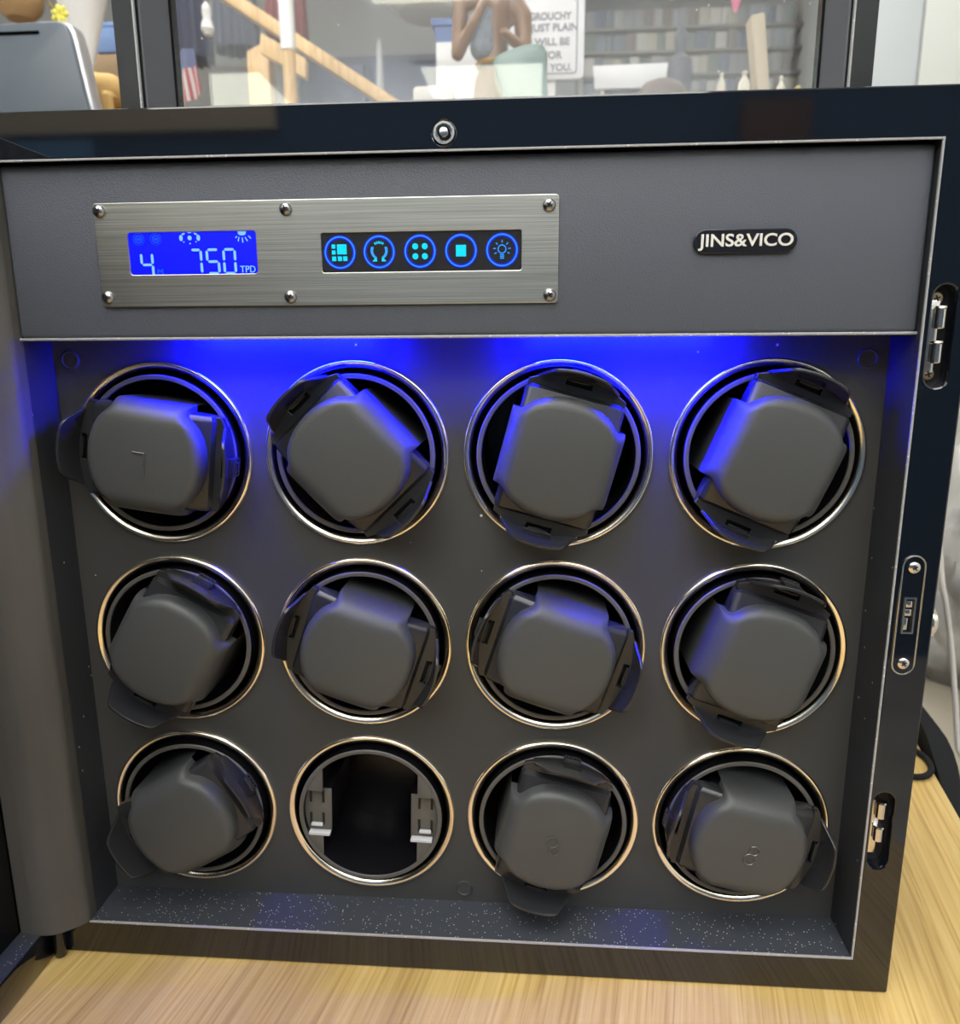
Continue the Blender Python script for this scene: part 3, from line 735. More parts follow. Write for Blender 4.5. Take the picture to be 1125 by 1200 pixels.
plate(b, [[(LX0 + rw - 0.0002, LZ0 + rw), (LX1 - rw + 0.0002, LZ0 + rw), (LX1 - rw + 0.0002, LZ1 - rw), (LX0 + rw - 0.0002, LZ1 - rw)],
          [(LX0 + rw + 0.0030, LZ0 + rw + 0.004), (LX0 + rw + 0.0030, LZ1 - rw - 0.004), (LX1 - rw - 0.0030, LZ1 - rw - 0.004), (LX1 - rw - 0.0030, LZ0 + rw + 0.004)]], LY0 + 0.046, 0.008)
sub('glass_bead', b, M['paint_black'], lid)
b = bmesh.new(); box(b, (LX0 + rw + 0.0002, LY0 + 0.0535, LZ0 + rw), (LX1 - rw - 0.0002, LY0 + 0.0565, LZ1 - rw))
tag(sub('glass_pane', b, M['glass'], lid), 'dusty scratched glass pane of the lid')

# ---------------------------------------------------------------- watch cushions
# local axes: x = u along the cushion, z = w across it, -y towards the viewer
def pad_mesh():
    b = bmesh.new()
    W2, yfr, rc = 0.0275, -0.0242, 0.0105
    prof = []                                          # across w: (w, y)
    prof += [(-W2, 0.030), (-W2, 0.010), (-W2, yfr + rc + 0.004)]
    for k in range(9):
        a = PI - k * PI / 2 / 8
        prof.append((-W2 + rc + rc * math.cos(a), yfr + rc - rc * math.sin(a)))
    for k in range(1, 8):
        w_ = -W2 + rc + (2 * W2 - 2 * rc) * k / 8; prof.append((w_, yfr - 0.0006 * (1 - (w_ / (W2 - rc)) ** 2)))
    prof += [(-w_, y_) for w_, y_ in prof[:12][::-1]]
    def uend(w_):
        q = min(abs(w_) / 0.0238, 1); return 0.0186 + 0.0104 * (1 - q * q) ** (0.72 + 0.6 * q ** 6)
    ss = [-1 + 2 * k / 40 for k in range(41)]
    ss = sorted(set([round(s, 4) for s in ss] + [-0.985, 0.985, -0.965, 0.965, -0.93, 0.93]))
    rows = []
    def depth(w_, y_, u, ue):
        e = (ue - abs(u)) / 0.0048
        drop = 0.0048 * (1 - math.sqrt(max(0, 1 - (1 - e) ** 2))) if e < 1 else 0
        side = max(0.0, min(1.0, (0.002 - y_) / 0.02))
        return y_ + (drop + 0.0022 * (u / 0.029) ** 2) * side
    for s in ss:
        row = []
        for w_, y_ in prof:
            ue = uend(w_); u = s * ue
            yy = depth(w_, y_, u, ue)
            row.append(b.verts.new((u, yy if y_ < 0.02 else 0.030, w_)))
        rows.append(row)
    n = len(prof)
    for r0, r1 in zip(rows[:-1], rows[1:]):
        for q in range(n - 1): b.faces.new((r0[q], r0[q + 1], r1[q + 1], r1[q]))
    # end walls: drop each end edge straight back
    for row, sgn in ((rows[0], -1), (rows[-1], 1)):
        back = [b.verts.new((v.co.x, max(-0.0056, v.co.y), v.co.z)) for v in row]
        for q in range(n - 1):
            try: b.faces.new((row[q], row[q + 1], back[q + 1], back[q]))
            except ValueError: pass
    bmesh.ops.remove_doubles(b, verts=b.verts[:], dist=2e-5)
    bmesh.ops.recalc_face_normals(b, faces=b.faces[:])
    me = bpy.data.meshes.new('pad'); b.to_mesh(me); b.free(); me.materials.append(M['pad']); smooth_mesh(me, 50); return me

def block_mesh(s):
    """hard plastic end piece behind the pad at the s end"""
    b = bmesh.new()
    t = bmesh.new()
    # section in (u, y), swept across w with rounded corners
    poly = [(0.0125, -0.0178), (0.0296, -0.0134), (0.0312, -0.0108), (0.0312, -0.0058), (0.0125, -0.0058)]
    W2 = 0.0243
    va = [t.verts.new((s * u, y, -W2)) for u, y in poly]; vb = [t.verts.new((s * u, y, W2)) for u, y in poly]; n = len(poly)
    t.faces.new(va); t.faces.new(vb[::-1])
    for k in range(n): t.faces.new((va[k], vb[k], vb[(k + 1) % n], va[(k + 1) % n]))
    bmesh.ops.recalc_face_normals(t, faces=t.faces[:])
    ed = [e_ for e_ in t.edges if abs(abs(e_.verts[0].co.z) - W2) < 1e-6 and abs(e_.verts[0].co.z - e_.verts[1].co.z) < 1e-6 and min(e_.verts[0].co.y, e_.verts[1].co.y) < -0.0099]
    bmesh.ops.bevel(t, geom=ed, offset=0.0036, segments=3, profile=0.5, affect='EDGES')
    merge(b, t)
    box(b, (min(s * 0.012, s * 0.0196), -0.006, -0.020), (max(s * 0.012, s * 0.0196), 0.028, 0.020), 0.001)
    # flat ledge with an arched rim, a slot and its bar
    out = [(0.0346 + 0.0040 * (1 - (w_ / 0.0203) ** 2), w_) for w_ in [0.0203 - 0.0406 * k / 20 for k in range(21)]]
    lp = [(0.0304, 0.0236), (0.0330, 0.0236)] + out + [(0.0330, -0.0236), (0.0304, -0.0236)]
    hole = [(0.0344, -0.0064), (0.0372, -0.0064), (0.0372, 0.0064), (0.0344, 0.0064)]
    plate(b, [[(s * u, w_) for u, w_ in lp], [(s * u, w_) for u, w_ in hole]], -0.0108, 0.0050, 0.0003)
    box(b, (min(s * 0.0340, s * 0.0376), -0.0066, -0.0070), (max(s * 0.0340, s * 0.0376), -0.0060, 0.0070), mat=1)
    box(b, (min(s * 0.0362, s * 0.0372), -0.0112, -0.0050), (max(s * 0.0362, s * 0.0372), -0.0066, 0.0050), 0.0003)
    me = bpy.data.meshes.new('end_piece'); bmesh.ops.recalc_face_normals(b, faces=b.faces[:]); b.to_mesh(me); b.free(); me.materials.append(M['holder']); me.materials.append(M['slot']); smooth_mesh(me, 30); return me

def tongue_mesh(s):
    b = bmesh.new(); na, nb = 14, 16; LEN = 0.0200; tilt = R(9)
    def hw(a):
        if a < 0.36: return 0.0196
        if a < 0.84: return 0.0196 - 0.0048 * (a - 0.36) / 0.48
        return 0.0148 - 0.0030 * ((a - 0.84) / 0.16) ** 1.6
    grid = []
    for i in range(na + 1):
        a = i / na; row = []
        for j in range(nb + 1):
            w_ = (-1 + 2 * j / nb) * hw(a)
            bulge = 0.0040 * (1 - (w_ / 0.0203) ** 2)
            u = 0.0349 + bulge + LEN * a * math.sin(tilt) * (0.7 + 0.3 * a)
            y = -0.0048 - LEN * a * math.cos(tilt)
            y += 0.0016 * (abs(w_) / 0.02) ** 2 * a
            row.append(b.verts.new((s * u, y, w_)))
        grid.append(row)
    for i in range(na):
        for j in range(nb):
            b.faces.new((grid[i][j], grid[i][j + 1], grid[i + 1][j + 1], grid[i + 1][j]))
    bmesh.ops.recalc_face_normals(b, faces=b.faces[:])
    c = b.faces[:][0].normal.x * s
    bmesh.ops.solidify(b, geom=b.faces[:], thickness=0.0015 if c > 0 else -0.0015)
    b.normal_update(); bmesh.ops.bevel(b, geom=[e_ for e_ in b.edges if len(e_.link_faces) == 2 and e_.calc_face_angle(0) > R(60)], offset=0.0003, segments=2, profile=0.5, affect='EDGES')
    me = bpy.data.meshes.new('tongue'); b.to_mesh(me); b.free(); me.materials.append(M['holder']); smooth_mesh(me, 35); return me

def grip_mesh(s):
    b = bmesh.new()
    def bx_(u0, u1, y0, y1, w0, w1, bev, m=0): box(b, (min(s * u0, s * u1), y0, w0), (max(s * u0, s * u1), y1, w1), bev, m)
    bx_(0.0397, 0.0411, -0.0152, -0.0090, -0.0048, 0.0048, 0.0003, 1)
    bx_(0.0393, 0.0416, -0.0118, -0.0080, -0.0044, 0.0044, 0.0006, 0)
    for k in range(5):
        w_ = -0.0042 + 0.0021 * k; bx_(0.0400, 0.0420, -0.0088, -0.0062, w_ - 0.0004, w_ + 0.0004, 0.0002, 0)
    bx_(0.0400, 0.0420, -0.0066, -0.0058, -0.0046, 0.0046, 0.0002, 0)
    me = bpy.data.meshes.new('grip'); bmesh.ops.recalc_face_normals(b, faces=b.faces[:]); b.to_mesh(me); b.free()
    me.materials.append(M['holder']); me.materials.append(M['slot']); smooth_mesh(me); return me

PM = pad_mesh()
BM_ = {s: block_mesh(s) for s in (-1, 1)}; TGM = {s: tongue_mesh(s) for s in (-1, 1)}; GRM = {s: grip_mesh(s) for s in (-1, 1)}
proto = empty('watch_cushion')
def child(name, me, par):
    o = bpy.data.objects.new(name, me); COL.objects.link(o); o.parent = par; return o
child('pad', PM, proto)
for s in (-1, 1):
    child('end_piece', BM_[s], proto)
    tg = child('tongue', TGM[s], proto); child('grip', GRM[s], tg)
def copy_tree(o, par=None):
    c = o.copy(); COL.objects.link(c)
    if par: c.parent = par
    for ch in list(o.children): copy_tree(ch, c)
    return c
CL = [['watch cushion in the top left ring, lying level with a raised number 7',
       'black watch cushion in the second ring of the top row, tilted forty-five degrees',
       'black watch cushion in the third ring of the top row, standing nearly upright',
       'black watch cushion in the top right ring, tilted with a blue lit left side'],
      ['black watch cushion in the middle row leftmost ring, flap hanging lower left',
       'watch cushion in the second ring of the middle row, its tongue over the left rim',
       'watch cushion in the third ring of the middle row, with a blue lit top',
       'black watch cushion in the middle row rightmost ring, flap overlapping the ring below'],
      ['watch cushion in the bottom left ring, its flap reaching the left wall', None,
       'upright watch cushion with a raised number 8 in the bottom row',
       'black watch cushion in the bottom right ring, lying nearly level with a faint number']]
first = True; CUSH = {}
for i in range(3):
    for j in range(4):
        if CL[i][j] is None: continue
        x, z = ring_xz(i, j)
        o = proto if first else copy_tree(proto); first = False
        o.location = (x, 0, z); o.rotation_euler = (0, -R(ANG[i][j]), 0)
        tag(o, CL[i][j], 'watch cushion', 'watch cushions in the winder rings')
        CUSH[(i, j)] = o
for (i, j), num in (((0, 0), '7'), ((2, 2), '8'), ((2, 3), '8')):
        o = CUSH[(i, j)]
        if True:
            b = bmesh.new(); yy = -0.0252
            if num == '7':
                tube(b, [(-0.0035, yy, 0.0036), (0.0024, yy, 0.0036)], 0.00042, 8); tube(b, [(0.0022, yy, 0.0036), (0.0022, yy, -0.0075)], 0.00040, 8)
            else:
                rr = 0.00042
                for c_, r_ in ((0.0026, 0.0025), (-0.0027, 0.0030)):
                    tube(b, [(r_ * math.cos(2 * PI * k / 20), yy, c_ + r_ * math.sin(2 * PI * k / 20)) for k in range(21)], rr, 6)
                Mr = Matrix.Rotation(R({(2, 2): -110 + 0, (2, 3): 12}[(i, j)] ), 4, 'Y')
                bmesh.ops.transform(b, matrix=Mr, verts=b.verts[:])
            obj('numeral', b, M['numeral'], o)

# ---------------------------------------------------------------- the shop behind
CT = 0.40                                   # top of the counter behind the table
def px(y): return (y - CAM_LOC.y) / FPX     # size of one photo pixel on the plane y
def P2(pts, y): return [(at(u, v, y).x, at(u, v, y).z) for u, v in pts]
def thing(name, bm, mats, label, cat, group=None, smooth=True, loc=None):
    o = obj(name, bm, mats, None, smooth, loc); tag(o, label, cat, group); return o
C_ = {}
def cm(name, col, rough=0.6, **k):
    if name not in C_: C_[name] = mat(name, col, rough, **k)
    return C_[name]
M['counter'] = wood('counter_wood', (0.16, 0.10, 0.05), (0.22, 0.14, 0.075), (0.27, 0.18, 0.10), 0.3)
cn = empty('display_counter', (-0.4, 0.95, FLOOR_Z)); tag(cn, 'long brown display counter behind the winder cabinet', 'counter')
b = bmesh.new(); box(b, (-0.86, -0.40, CT - FLOOR_Z - 0.03), (0.80, 0.40, CT - FLOOR_Z), 0.003); sub('counter_top', b, M['counter'], cn)
b = bmesh.new(); box(b, (-0.83, -0.37, 0), (0.77, 0.37, CT - FLOOR_Z - 0.03), 0.003); sub('body', b, M['counter'], cn)

# grey terminal at the left
y = 0.70
scr_poly = P2([(-90, 34), (40, 24.5), (66, 24), (75, 27), (80, 36), (84, 50), (95, 96)], y)
zb = CT + 0.012
xr = at(103, 130, y).x + 0.004
scr_poly = scr_poly + [(xr + 0.006, zb), (scr_poly[0][0], zb)]
mon = empty('computer_terminal', (scr_poly[0][0] + 0.08, y, CT)); tag(mon, 'grey computer terminal with rounded corner and slot, at the left edge', 'terminal')
def bgpart(name, b, m, par):
    o = obj(name, b, m, par); o.location = tuple(-c for c in par.location); return o
b = bmesh.new(); prism(b, scr_poly, y, y + 0.03, 0, 0.004); bgpart('casing', b, cm('terminal_grey', (0.11, 0.135, 0.165), 0.38), mon)
b = bmesh.new(); prism(b, [(x_ + 0.004, z_ + 0.0035) if q < 7 else (x_ + (0.004 if q == 7 else 0), z_) for q, (x_, z_) in enumerate(scr_poly)], y + 0.008, y + 0.036, 0, 0.004); bgpart('silver_edge', b, cm('terminal_silver', (0.55, 0.55, 0.57), 0.3, metal=0.6), mon)
b = bmesh.new(); p0, p1 = at(-60, 44, y), at(46, 38, y); prism(b, rrect(p0.x, p0.z + 0.002, p1.x, p1.z, 0.002, 3), y - 0.0012, y + 0.002); bgpart('slot', b, cm('terminal_slot', (0.04, 0.05, 0.06), 0.5), mon)
b = bmesh.new(); box(b, (scr_poly[0][0] + 0.02, y - 0.03, CT), (xr - 0.02, y + 0.09, CT + 0.013), 0.004); bgpart('stand', b, cm('terminal_grey', (0, 0, 0)), mon)

# hanging basket
y = 1.35; c = at(24, 24, y); r = 27 * px(y)
hb = empty('hanging_basket', (c.x, y, c.z)); tag(hb, 'brown woven basket hanging above the grey terminal', 'basket')
m = cm('wicker', (0.42, 0.26, 0.12), 0.7); bump(m, 120, 0.6, 0.004)
b = bmesh.new(); lathe(b, [(0, 0), (0.5 * r, 0.002), (0.85 * r, 0.02), (1.0 * r, 0.05), (0.98 * r, 0.11), (0.9 * r, 0.12), (0.88 * r, 0.05), (0, 0.012)], 32); obj('bowl', b, m, hb)
b = bmesh.new(); tube(b, [(-0.9 * r, 0, 0.115), (0, 0, 0.34), (0.9 * r, 0, 0.115)], 0.003, 6); tube(b, [(0, 0, 0.34), (0, 0, CEIL_Z - c.z)], 0.003, 6); obj('cord', b, m, hb)

# white tapered vase
y = 0.95; p = px(y); c = at(103, 78, y)
b = bmesh.new(); lathe(b, [(0, 0), (0.03, 0), (0.03, 0.012), (0.008, 0.03), (0.009, c.z - CT), (25 * p, at(103, 0, y).z - CT), (30 * p, at(103, 0, y).z - CT + 0.06), (28 * p, at(103, 0, y).z - CT + 0.06), (0, at(103, 0, y).z - CT - 0.02)], 36)
thing('tapered_vase', b, cm('white_ceramic', (0.74, 0.73, 0.71), 0.45), 'tall white tapered vase beside the grey terminal', 'vase', loc=(c.x, y, CT))
# yellow flower on a stem
y = 0.80; a0, a1 = at(56, -2, y), at(66, 20, y)
fl = empty('artificial_flower', (at(80, 128, y).x, y, CT)); tag(fl, 'yellow flower on a brown stem behind the terminal corner', 'flower')
b = bmesh.new(); tube(b, smooth_path([(at(60, -40, y).x, y, at(60, -40, y).z), a0, a1, (at(76, 70, y).x, y, at(76, 70, y).z), (fl.location.x, y, CT)], 5), 0.0022, 8); bgpart('stem', b, cm('stem_brown', (0.20, 0.15, 0.06)), fl)
b = bmesh.new(); q = at(70, 17, y)
for k in range(7):
    t = bmesh.new(); bmesh.ops.create_uvsphere(t, u_segments=10, v_segments=6, radius=0.006)
    merge(b, t, 0, Matrix.Translation(q) @ Matrix.Rotation(2 * PI * k / 7, 4, 'Y') @ Matrix.Translation((0.007, 0, 0)) @ Matrix.Diagonal((1.2, 0.4, 0.7, 1)))
bgpart('petals', b, cm('petal_yellow', (0.75, 0.68, 0.10)), fl)

# blobs joined into one skin
def blob(elems, res=0.006, grow=1.18):
    mb = bpy.data.metaballs.new('tmp'); mb.resolution = res; mb.threshold = 0.05
    for co, r_ in elems:
        e_ = mb.elements.new(); e_.co = co; e_.radius = r_ * grow
    o = bpy.data.objects.new('tmpmeta' + str(random.random()), mb); COL.objects.link(o)
    dg = bpy.context.evaluated_depsgraph_get(); dg.update()
    me = bpy.data.meshes.new_from_object(o.evaluated_get(dg)); bpy.data.objects.remove(o); bpy.data.metaballs.remove(mb)
    t = bmesh.new(); t.from_mesh(me); bpy.data.meshes.remove(me); return t
def cap(p0, p1, r0, r1, n=6):
    p0, p1 = Vector(p0), Vector(p1)
    return [(p0.lerp(p1, k / n), r0 + (r1 - r0) * k / n) for k in range(n + 1)]

# tan toy animal
y = 0.82; p = px(y)
def A(u, v, dy=0.0): q = at(u, v, y); return Vector((q.x, y + dy, q.z))
g0 = A(117, 110)
toy = empty('toy_animal', (g0.x, y, CT)); tag(toy, 'tan plush toy animal with a dark ear standing left of the lid frame', 'toy')
leg_z = CT + 9 * p
el = cap(A(112, 104), A(131, 106), 15 * p, 16 * p) + [(A(107, 94), 10 * p), (A(101, 99, -0.01), 6 * p)]
for u in (112, 134):
    for dy in (-0.02, 0.02):
        q = A(u, 120, dy); el += cap(q, (q.x, q.y, leg_z), 7 * p, 6.5 * p, 8)
b = blob(el, 0.007); bgpart('body', b, cm('plush_tan', (0.56, 0.37, 0.14), 0.9), toy)
b = bmesh.new(); t = bmesh.new(); bmesh.ops.create_uvsphere(t, u_segments=14, v_segments=8, radius=1.0); merge(b, t, 0, Matrix.Translation(A(103, 86)) @ Matrix.Diagonal((6 * p, 3 * p, 4.5 * p, 1))); bgpart('ear', b, cm('plush_dark', (0.06, 0.055, 0.06), 0.9), toy)

# cartons behind it
def carton(u0, u1, v0, v1, y, dep, m, name, label, cat, z0=None, bev=0.003, group=None):
    a, c = at(u0, v1, y), at(u1, v0, y); b = bmesh.new()
    zz = a.z if z0 is None else z0
    box(b, (a.x, y, zz), (c.x, y + dep, c.z), bev)
    t = max(0.001, (c.x - a.x) * 0.004)
    box(b, (a.x + 0.002, y - t, c.z - (c.z - zz) * 0.18), (c.x - 0.002, y + dep * 0.5, c.z - 0.001), bev * 0.4)
    return thing(name, b, m, label, cat, group)
carton(112, 150, 62, 130, 1.16, 0.12, cm('cardboard', (0.30, 0.21, 0.12), 0.8), 'cardboard_box', 'brown cardboard box under the blue storage box', 'box', z0=CT)
carton(113, 150, 24, 62, 1.16, 0.12, cm('box_blue', (0.17, 0.27, 0.50), 0.6), 'storage_box', 'blue storage box on top of the brown cardboard box', 'box')

# small flag
y = 0.92; hs = at(205, 52, y)
fg = empty('flag', (hs.x, y, CT)); tag(fg, 'small striped flag with a blue corner hanging on a staff', 'flag')
b = bmesh.new(); tube(b, [(hs.x, y, CT + 0.006), (hs.x - 0.004, y, hs.z + 0.02)], 0.0025, 8); lathe(b, [(0, 0), (0.025, 0), (0.022, 0.008), (0, 0.01)], 20, M=Matrix.Translation((hs.x, y, CT))); bgpart('staff', b, cm('staff_wood', (0.35, 0.22, 0.10)), fg)
b = bmesh.new(); TL, TR_, BL, BR = (at(205, 62, y), at(226, 55, y), at(213, 126, y), at(238, 108, y)); NS, NL = 9, 16; gr = []
for i in range(NL + 1):
    row = []
    for j in range(NS * 2 + 1):
        s_, t_ = j / (NS * 2), i / NL
        q = TL.lerp(TR_, s_).lerp(BL.lerp(BR, s_), t_); q.y = y + 0.006 * math.sin(s_ * 9 + t_ * 2); row.append(b.verts.new(q))
    gr.append(row)
for i in range(NL):
    for j in range(NS * 2):
        f = b.faces.new((gr[i][j], gr[i][j + 1], gr[i + 1][j + 1], gr[i + 1][j])); f.material_index = 2 if (i < 6) else (j // 2) % 2
bmesh.ops.recalc_face_normals(b, faces=b.faces[:]); bmesh.ops.solidify(b, geom=b.faces[:], thickness=0.0006)
bgpart('cloth', b, [cm('flag_red', (0.50, 0.10, 0.12), 0.8), cm('flag_white', (0.75, 0.73, 0.72), 0.8), cm('flag_blue', (0.16, 0.20, 0.36), 0.8)], fg)

# white gourd ornament on a cord
y = 1.05; p = px(y); c = at(244, 43, y)
go = empty('hanging_ornament', (c.x, y, c.z)); tag(go, 'small white gourd ornament hanging on a cord behind the glass', 'ornament')
b = bmesh.new(); lathe(b, [(0, 0), (4 * p, 1 * p), (7 * p, 7 * p), (6 * p, 13 * p), (4 * p, 18 * p), (5 * p, 23 * p), (4.5 * p, 29 * p), (2 * p, 33 * p), (0, 34 * p)], 24); obj('gourd', b, cm('white_ceramic', (0, 0, 0)), go)
b = bmesh.new(); tube(b, [(0, 0, 33 * p), (0, 0, CEIL_Z - c.z)], 0.0015, 6); obj('cord', b, cm('staff_wood', (0, 0, 0)), go)

# wooden stair railing
y = 1.85; p = px(y)
rl = empty('stair_railing', (at(290, 100, y).x, y, FLOOR_Z)); tag(rl, 'sloping pine stair railing with a square post and bracket board', 'railing')
a0, a1 = at(215, -40, y), at(470, 128, y); d = (a1 - a0).normalized(); a1 = a0 + d * ((a1 - a0).length * 1.5)
n_ = Vector((-d.z, 0, d.x)); 
if n_.z < 0: n_ = -n_
b = bmesh.new(); prism(b, [((q).x, (q).z) for q in (a0 + n_ * 6.5 * p, a1 + n_ * 6.5 * p, a1 - n_ * 6.5 * p, a0 - n_ * 6.5 * p)], y, y + 0.05, 0, 0.004); bgpart('handrail', b, M['pine'], rl)
b = bmesh.new(); prism(b, P2([(305, 38), (330, 52), (358, 69), (358, 92), (304, 61)], y - 0.03), y - 0.03, y - 0.002, 0, 0.002); bgpart('bracket_board', b, M['pine'], rl)
po = P2([(277, 48), (303, 33)], y - 0.02); xr_ = at(300, 125, y).x
b = bmesh.new(); prism(b, [po[0], po[1], (xr_ + 0.004, FLOOR_Z), (po[0][0], FLOOR_Z)], y + 0.052, y + 0.11, 0, 0.003); bgpart('post', b, M['pine'], rl)
b = bmesh.new(); q0 = (a0 + (a1 - a0) * 0.97); box(b, (q0.x - 0.03, y + 0.004, FLOOR_Z), (q0.x + 0.03, y + 0.046, q0.z), 0.003); bgpart('end_post', b, M['pine'], rl)
# two tone pole
y = 1.55; p = px(y); c = at(338, 58, y); c2 = at(341, 118, y)
pl_ = empty('pole', (c2.x, y, FLOOR_Z)); tag(pl_, 'floor to ceiling round pole, white above and wooden below', 'pole')
b = bmesh.new(); lathe(b, [(0, 0), (7 * p, 0), (7 * p, c.z - FLOOR_Z), (0, c.z - FLOOR_Z)], 24); obj('lower_pole', b, M['pine'], pl_)
b = bmesh.new(); lathe(b, [(0, c.z - FLOOR_Z - 0.002), (8 * p, c.z - FLOOR_Z - 0.002), (8.4 * p, CEIL_Z - FLOOR_Z), (0, CEIL_Z - FLOOR_Z)], 24); obj('white_sleeve', b, cm('white_paint', (0.80, 0.80, 0.78), 0.4), pl_)

# coats on a rail
y = 2.15
xl, xrr = at(190, 0, y).x, at(372, 0, y).x; RZ = 1.50
cr = empty('clothes_rail', ((xl + xrr) / 2, y, RZ)); tag(cr, 'clothes rail carrying coats over the stairs, hung from the ceiling', 'clothes rail')
b = bmesh.new(); tube(b, [(xl, y, RZ), (xrr, y, RZ)], 0.006, 10)
for x_ in (xl + 0.04, xrr - 0.04): tube(b, [(x_, y, RZ), (x_, y, CEIL_Z)], 0.004, 6)
bgpart('rail', b, M['steel'], cr)
def coat(u0, u1, vb, m, label, nm):
    x0, x1 = at(u0, vb, y).x, at(u1, vb, y).x; zb = at((u0 + u1) / 2, vb, y).z; b = bmesh.new(); nx, nz_ = 28, 14
    for side in (-1, 1):
        gr = []
        for i in range(nz_ + 1):
            t_ = i / nz_; z_ = RZ - 0.06 + (zb - RZ + 0.06) * t_; row = []
            for j in range(nx + 1):
                s_ = -1 + 2 * j / nx; sh = 0.06 * abs(s_) ** 2 * (1 - t_)
                hw_ = (x1 - x0) / 2 * (0.80 + 0.20 * t_)
                row.append(b.verts.new(((x0 + x1) / 2 + s_ * hw_, y + side * (0.006 + 0.055 * math.sqrt(max(0, 1 - s_ * s_))) + 0.012 * math.sin(j * 1.3) * t_, z_ - sh)))
            gr.append(row)
        for i in range(nz_):
            for j in range(nx): b.faces.new((gr[i][j], gr[i][j + 1], gr[i + 1][j + 1], gr[i + 1][j]))
    bmesh.ops.recalc_face_normals(b, faces=b.faces[:])
    o = empty(nm, ((x0 + x1) / 2, y, RZ)); tag(o, label, 'coat', 'coats on the rail')
    bgpart('cloth', b, m, o)
    b = bmesh.new(); cx_ = (x0 + x1) / 2; tube(b, smooth_path([(cx_, y, RZ - 0.065), (cx_, y + 0.012, RZ - 0.03), (cx_, y + 0.0125, RZ + 0.004), (cx_, y, RZ + 0.0125), (cx_, y - 0.011, RZ + 0.003)], 4), 0.0025, 6); bgpart('hanger_hook', b, M['steel'], o)
coat(198, 250, 72, cm('coat_navy', (0.055, 0.065, 0.12), 0.9), 'dark navy coat hanging leftmost on the clothes rail', 'coat')
coat(252, 306, 60, cm('coat_slate', (0.10, 0.11, 0.16), 0.9), 'slate grey coat hanging between the navy and the red coats', 'coat')
coat(312, 362, 46, cm('coat_red', (0.30, 0.07, 0.065), 0.9), 'dark red coat hanging rightmost on the clothes rail', 'coat')

# low dark cupboard against the back wall
y = 2.38; a, c = at(352, 130, y), at(512, 62, y)
lc = empty('dark_cupboard', ((a.x + c.x) / 2, y, FLOOR_Z)); tag(lc, 'dark blue grey cupboard against the back wall behind the railing', 'cupboard')
b = bmesh.new(); box(b, (a.x, y, FLOOR_Z), (c.x, y + 0.3, c.z), 0.004); bgpart('body', b, cm('cupboard_slate', (0.11, 0.115, 0.16), 0.6), lc)
for k in range(2):
    w_ = (c.x - a.x) / 2; b = bmesh.new(); box(b, (a.x + k * w_ + 0.008, y - 0.014, FLOOR_Z + 0.06), (a.x + (k + 1) * w_ - 0.008, y - 0.0005, c.z - 0.03), 0.003)
    bgpart('door', b, cm('cupboard_door', (0.09, 0.10, 0.16), 0.5), lc)
# grey tapered post
y = 1.95; p = px(y); c = at(444, 44, y); b = bmesh.new(); h = c.z - FLOOR_Z
lathe(b, [(0, 0), (0.06, 0), (0.06, 0.02), (5.5 * p, 0.05), (5 * p, h * 0.93), (3 * p, h * 0.985), (0.5 * p, h), (0, h)], 24)
thing('grey_post', b, cm('post_grey', (0.34, 0.34, 0.35), 0.5), 'slim pale grey post with a pointed top before the dark cupboard', 'post', loc=(c.x, y, FLOOR_Z))
# white hanging shape, stands in for a ceiling light reflected in the glass
y = 2.05; p = px(y); c = at(503, 18, y)
pd = empty('hanging_glare', (c.x, y, c.z)); tag(pd, 'white hanging shape standing in for a ceiling light reflection above the blue tub', 'lamp')
b = bmesh.new(); lathe(b, [(0, 0), (30 * p, 0), (34 * p, 1.5 * p), (54 * p, 22 * p), (56 * p, 60 * p), (52 * p, 62 * p), (0, 62 * p)], 40); obj('glare_shape', b, cm('white_paint', (0, 0, 0)), pd)
b = bmesh.new(); tube(b, [(0, 0, 60 * p), (0, 0, CEIL_Z - c.z)], 0.004, 6); obj('cord', b, cm('white_paint', (0, 0, 0)), pd)

# tub and cartons on the counter
carton(512, 566, 47, 120, 1.18, 0.13, cm('white_card', (0.70, 0.70, 0.70), 0.6), 'white_carton', 'white carton carrying the blue tub, left of the figurine', 'box', z0=CT)
y = 1.16; a = at(534, 45.5, y); p = px(y); h = at(534, 17, y).z - a.z
b = bmesh.new(); lathe(b, [(0, 0), (22 * p, 0), (25 * p, h * 0.7), (29 * p, h * 0.72), (30 * p, h), (27 * p, h), (24 * p, 0.004), (0, 0.004)], 4, M=Matrix.Rotation(R(45), 4, 'Z') @ Matrix.Diagonal((1.3, 1.3, 1, 1)))
thing('blue_tub', b, cm('tub_blue', (0.09, 0.16, 0.40), 0.45), 'blue rimmed tub on top of the white carton', 'tub', loc=(a.x, y + 0.06, a.z), smooth=False)
y = 0.93; a = at(484, 128, y); c = at(531, 98, y); b = bmesh.new()
for k in range(5):
    z0_ = CT + k * (c.z - CT) / 5; box(b, (a.x + 0.0015 * (k % 2), y + 0.002 * (k % 2), z0_), (c.x, y + 0.08, z0_ + (c.z - CT) / 5 - 0.0008), 0.006)
thing('folded_towels', b, cm('towel_white', (0.72, 0.70, 0.66), 0.95), 'stack of folded white cloth at the foot of the figurine', 'cloth')

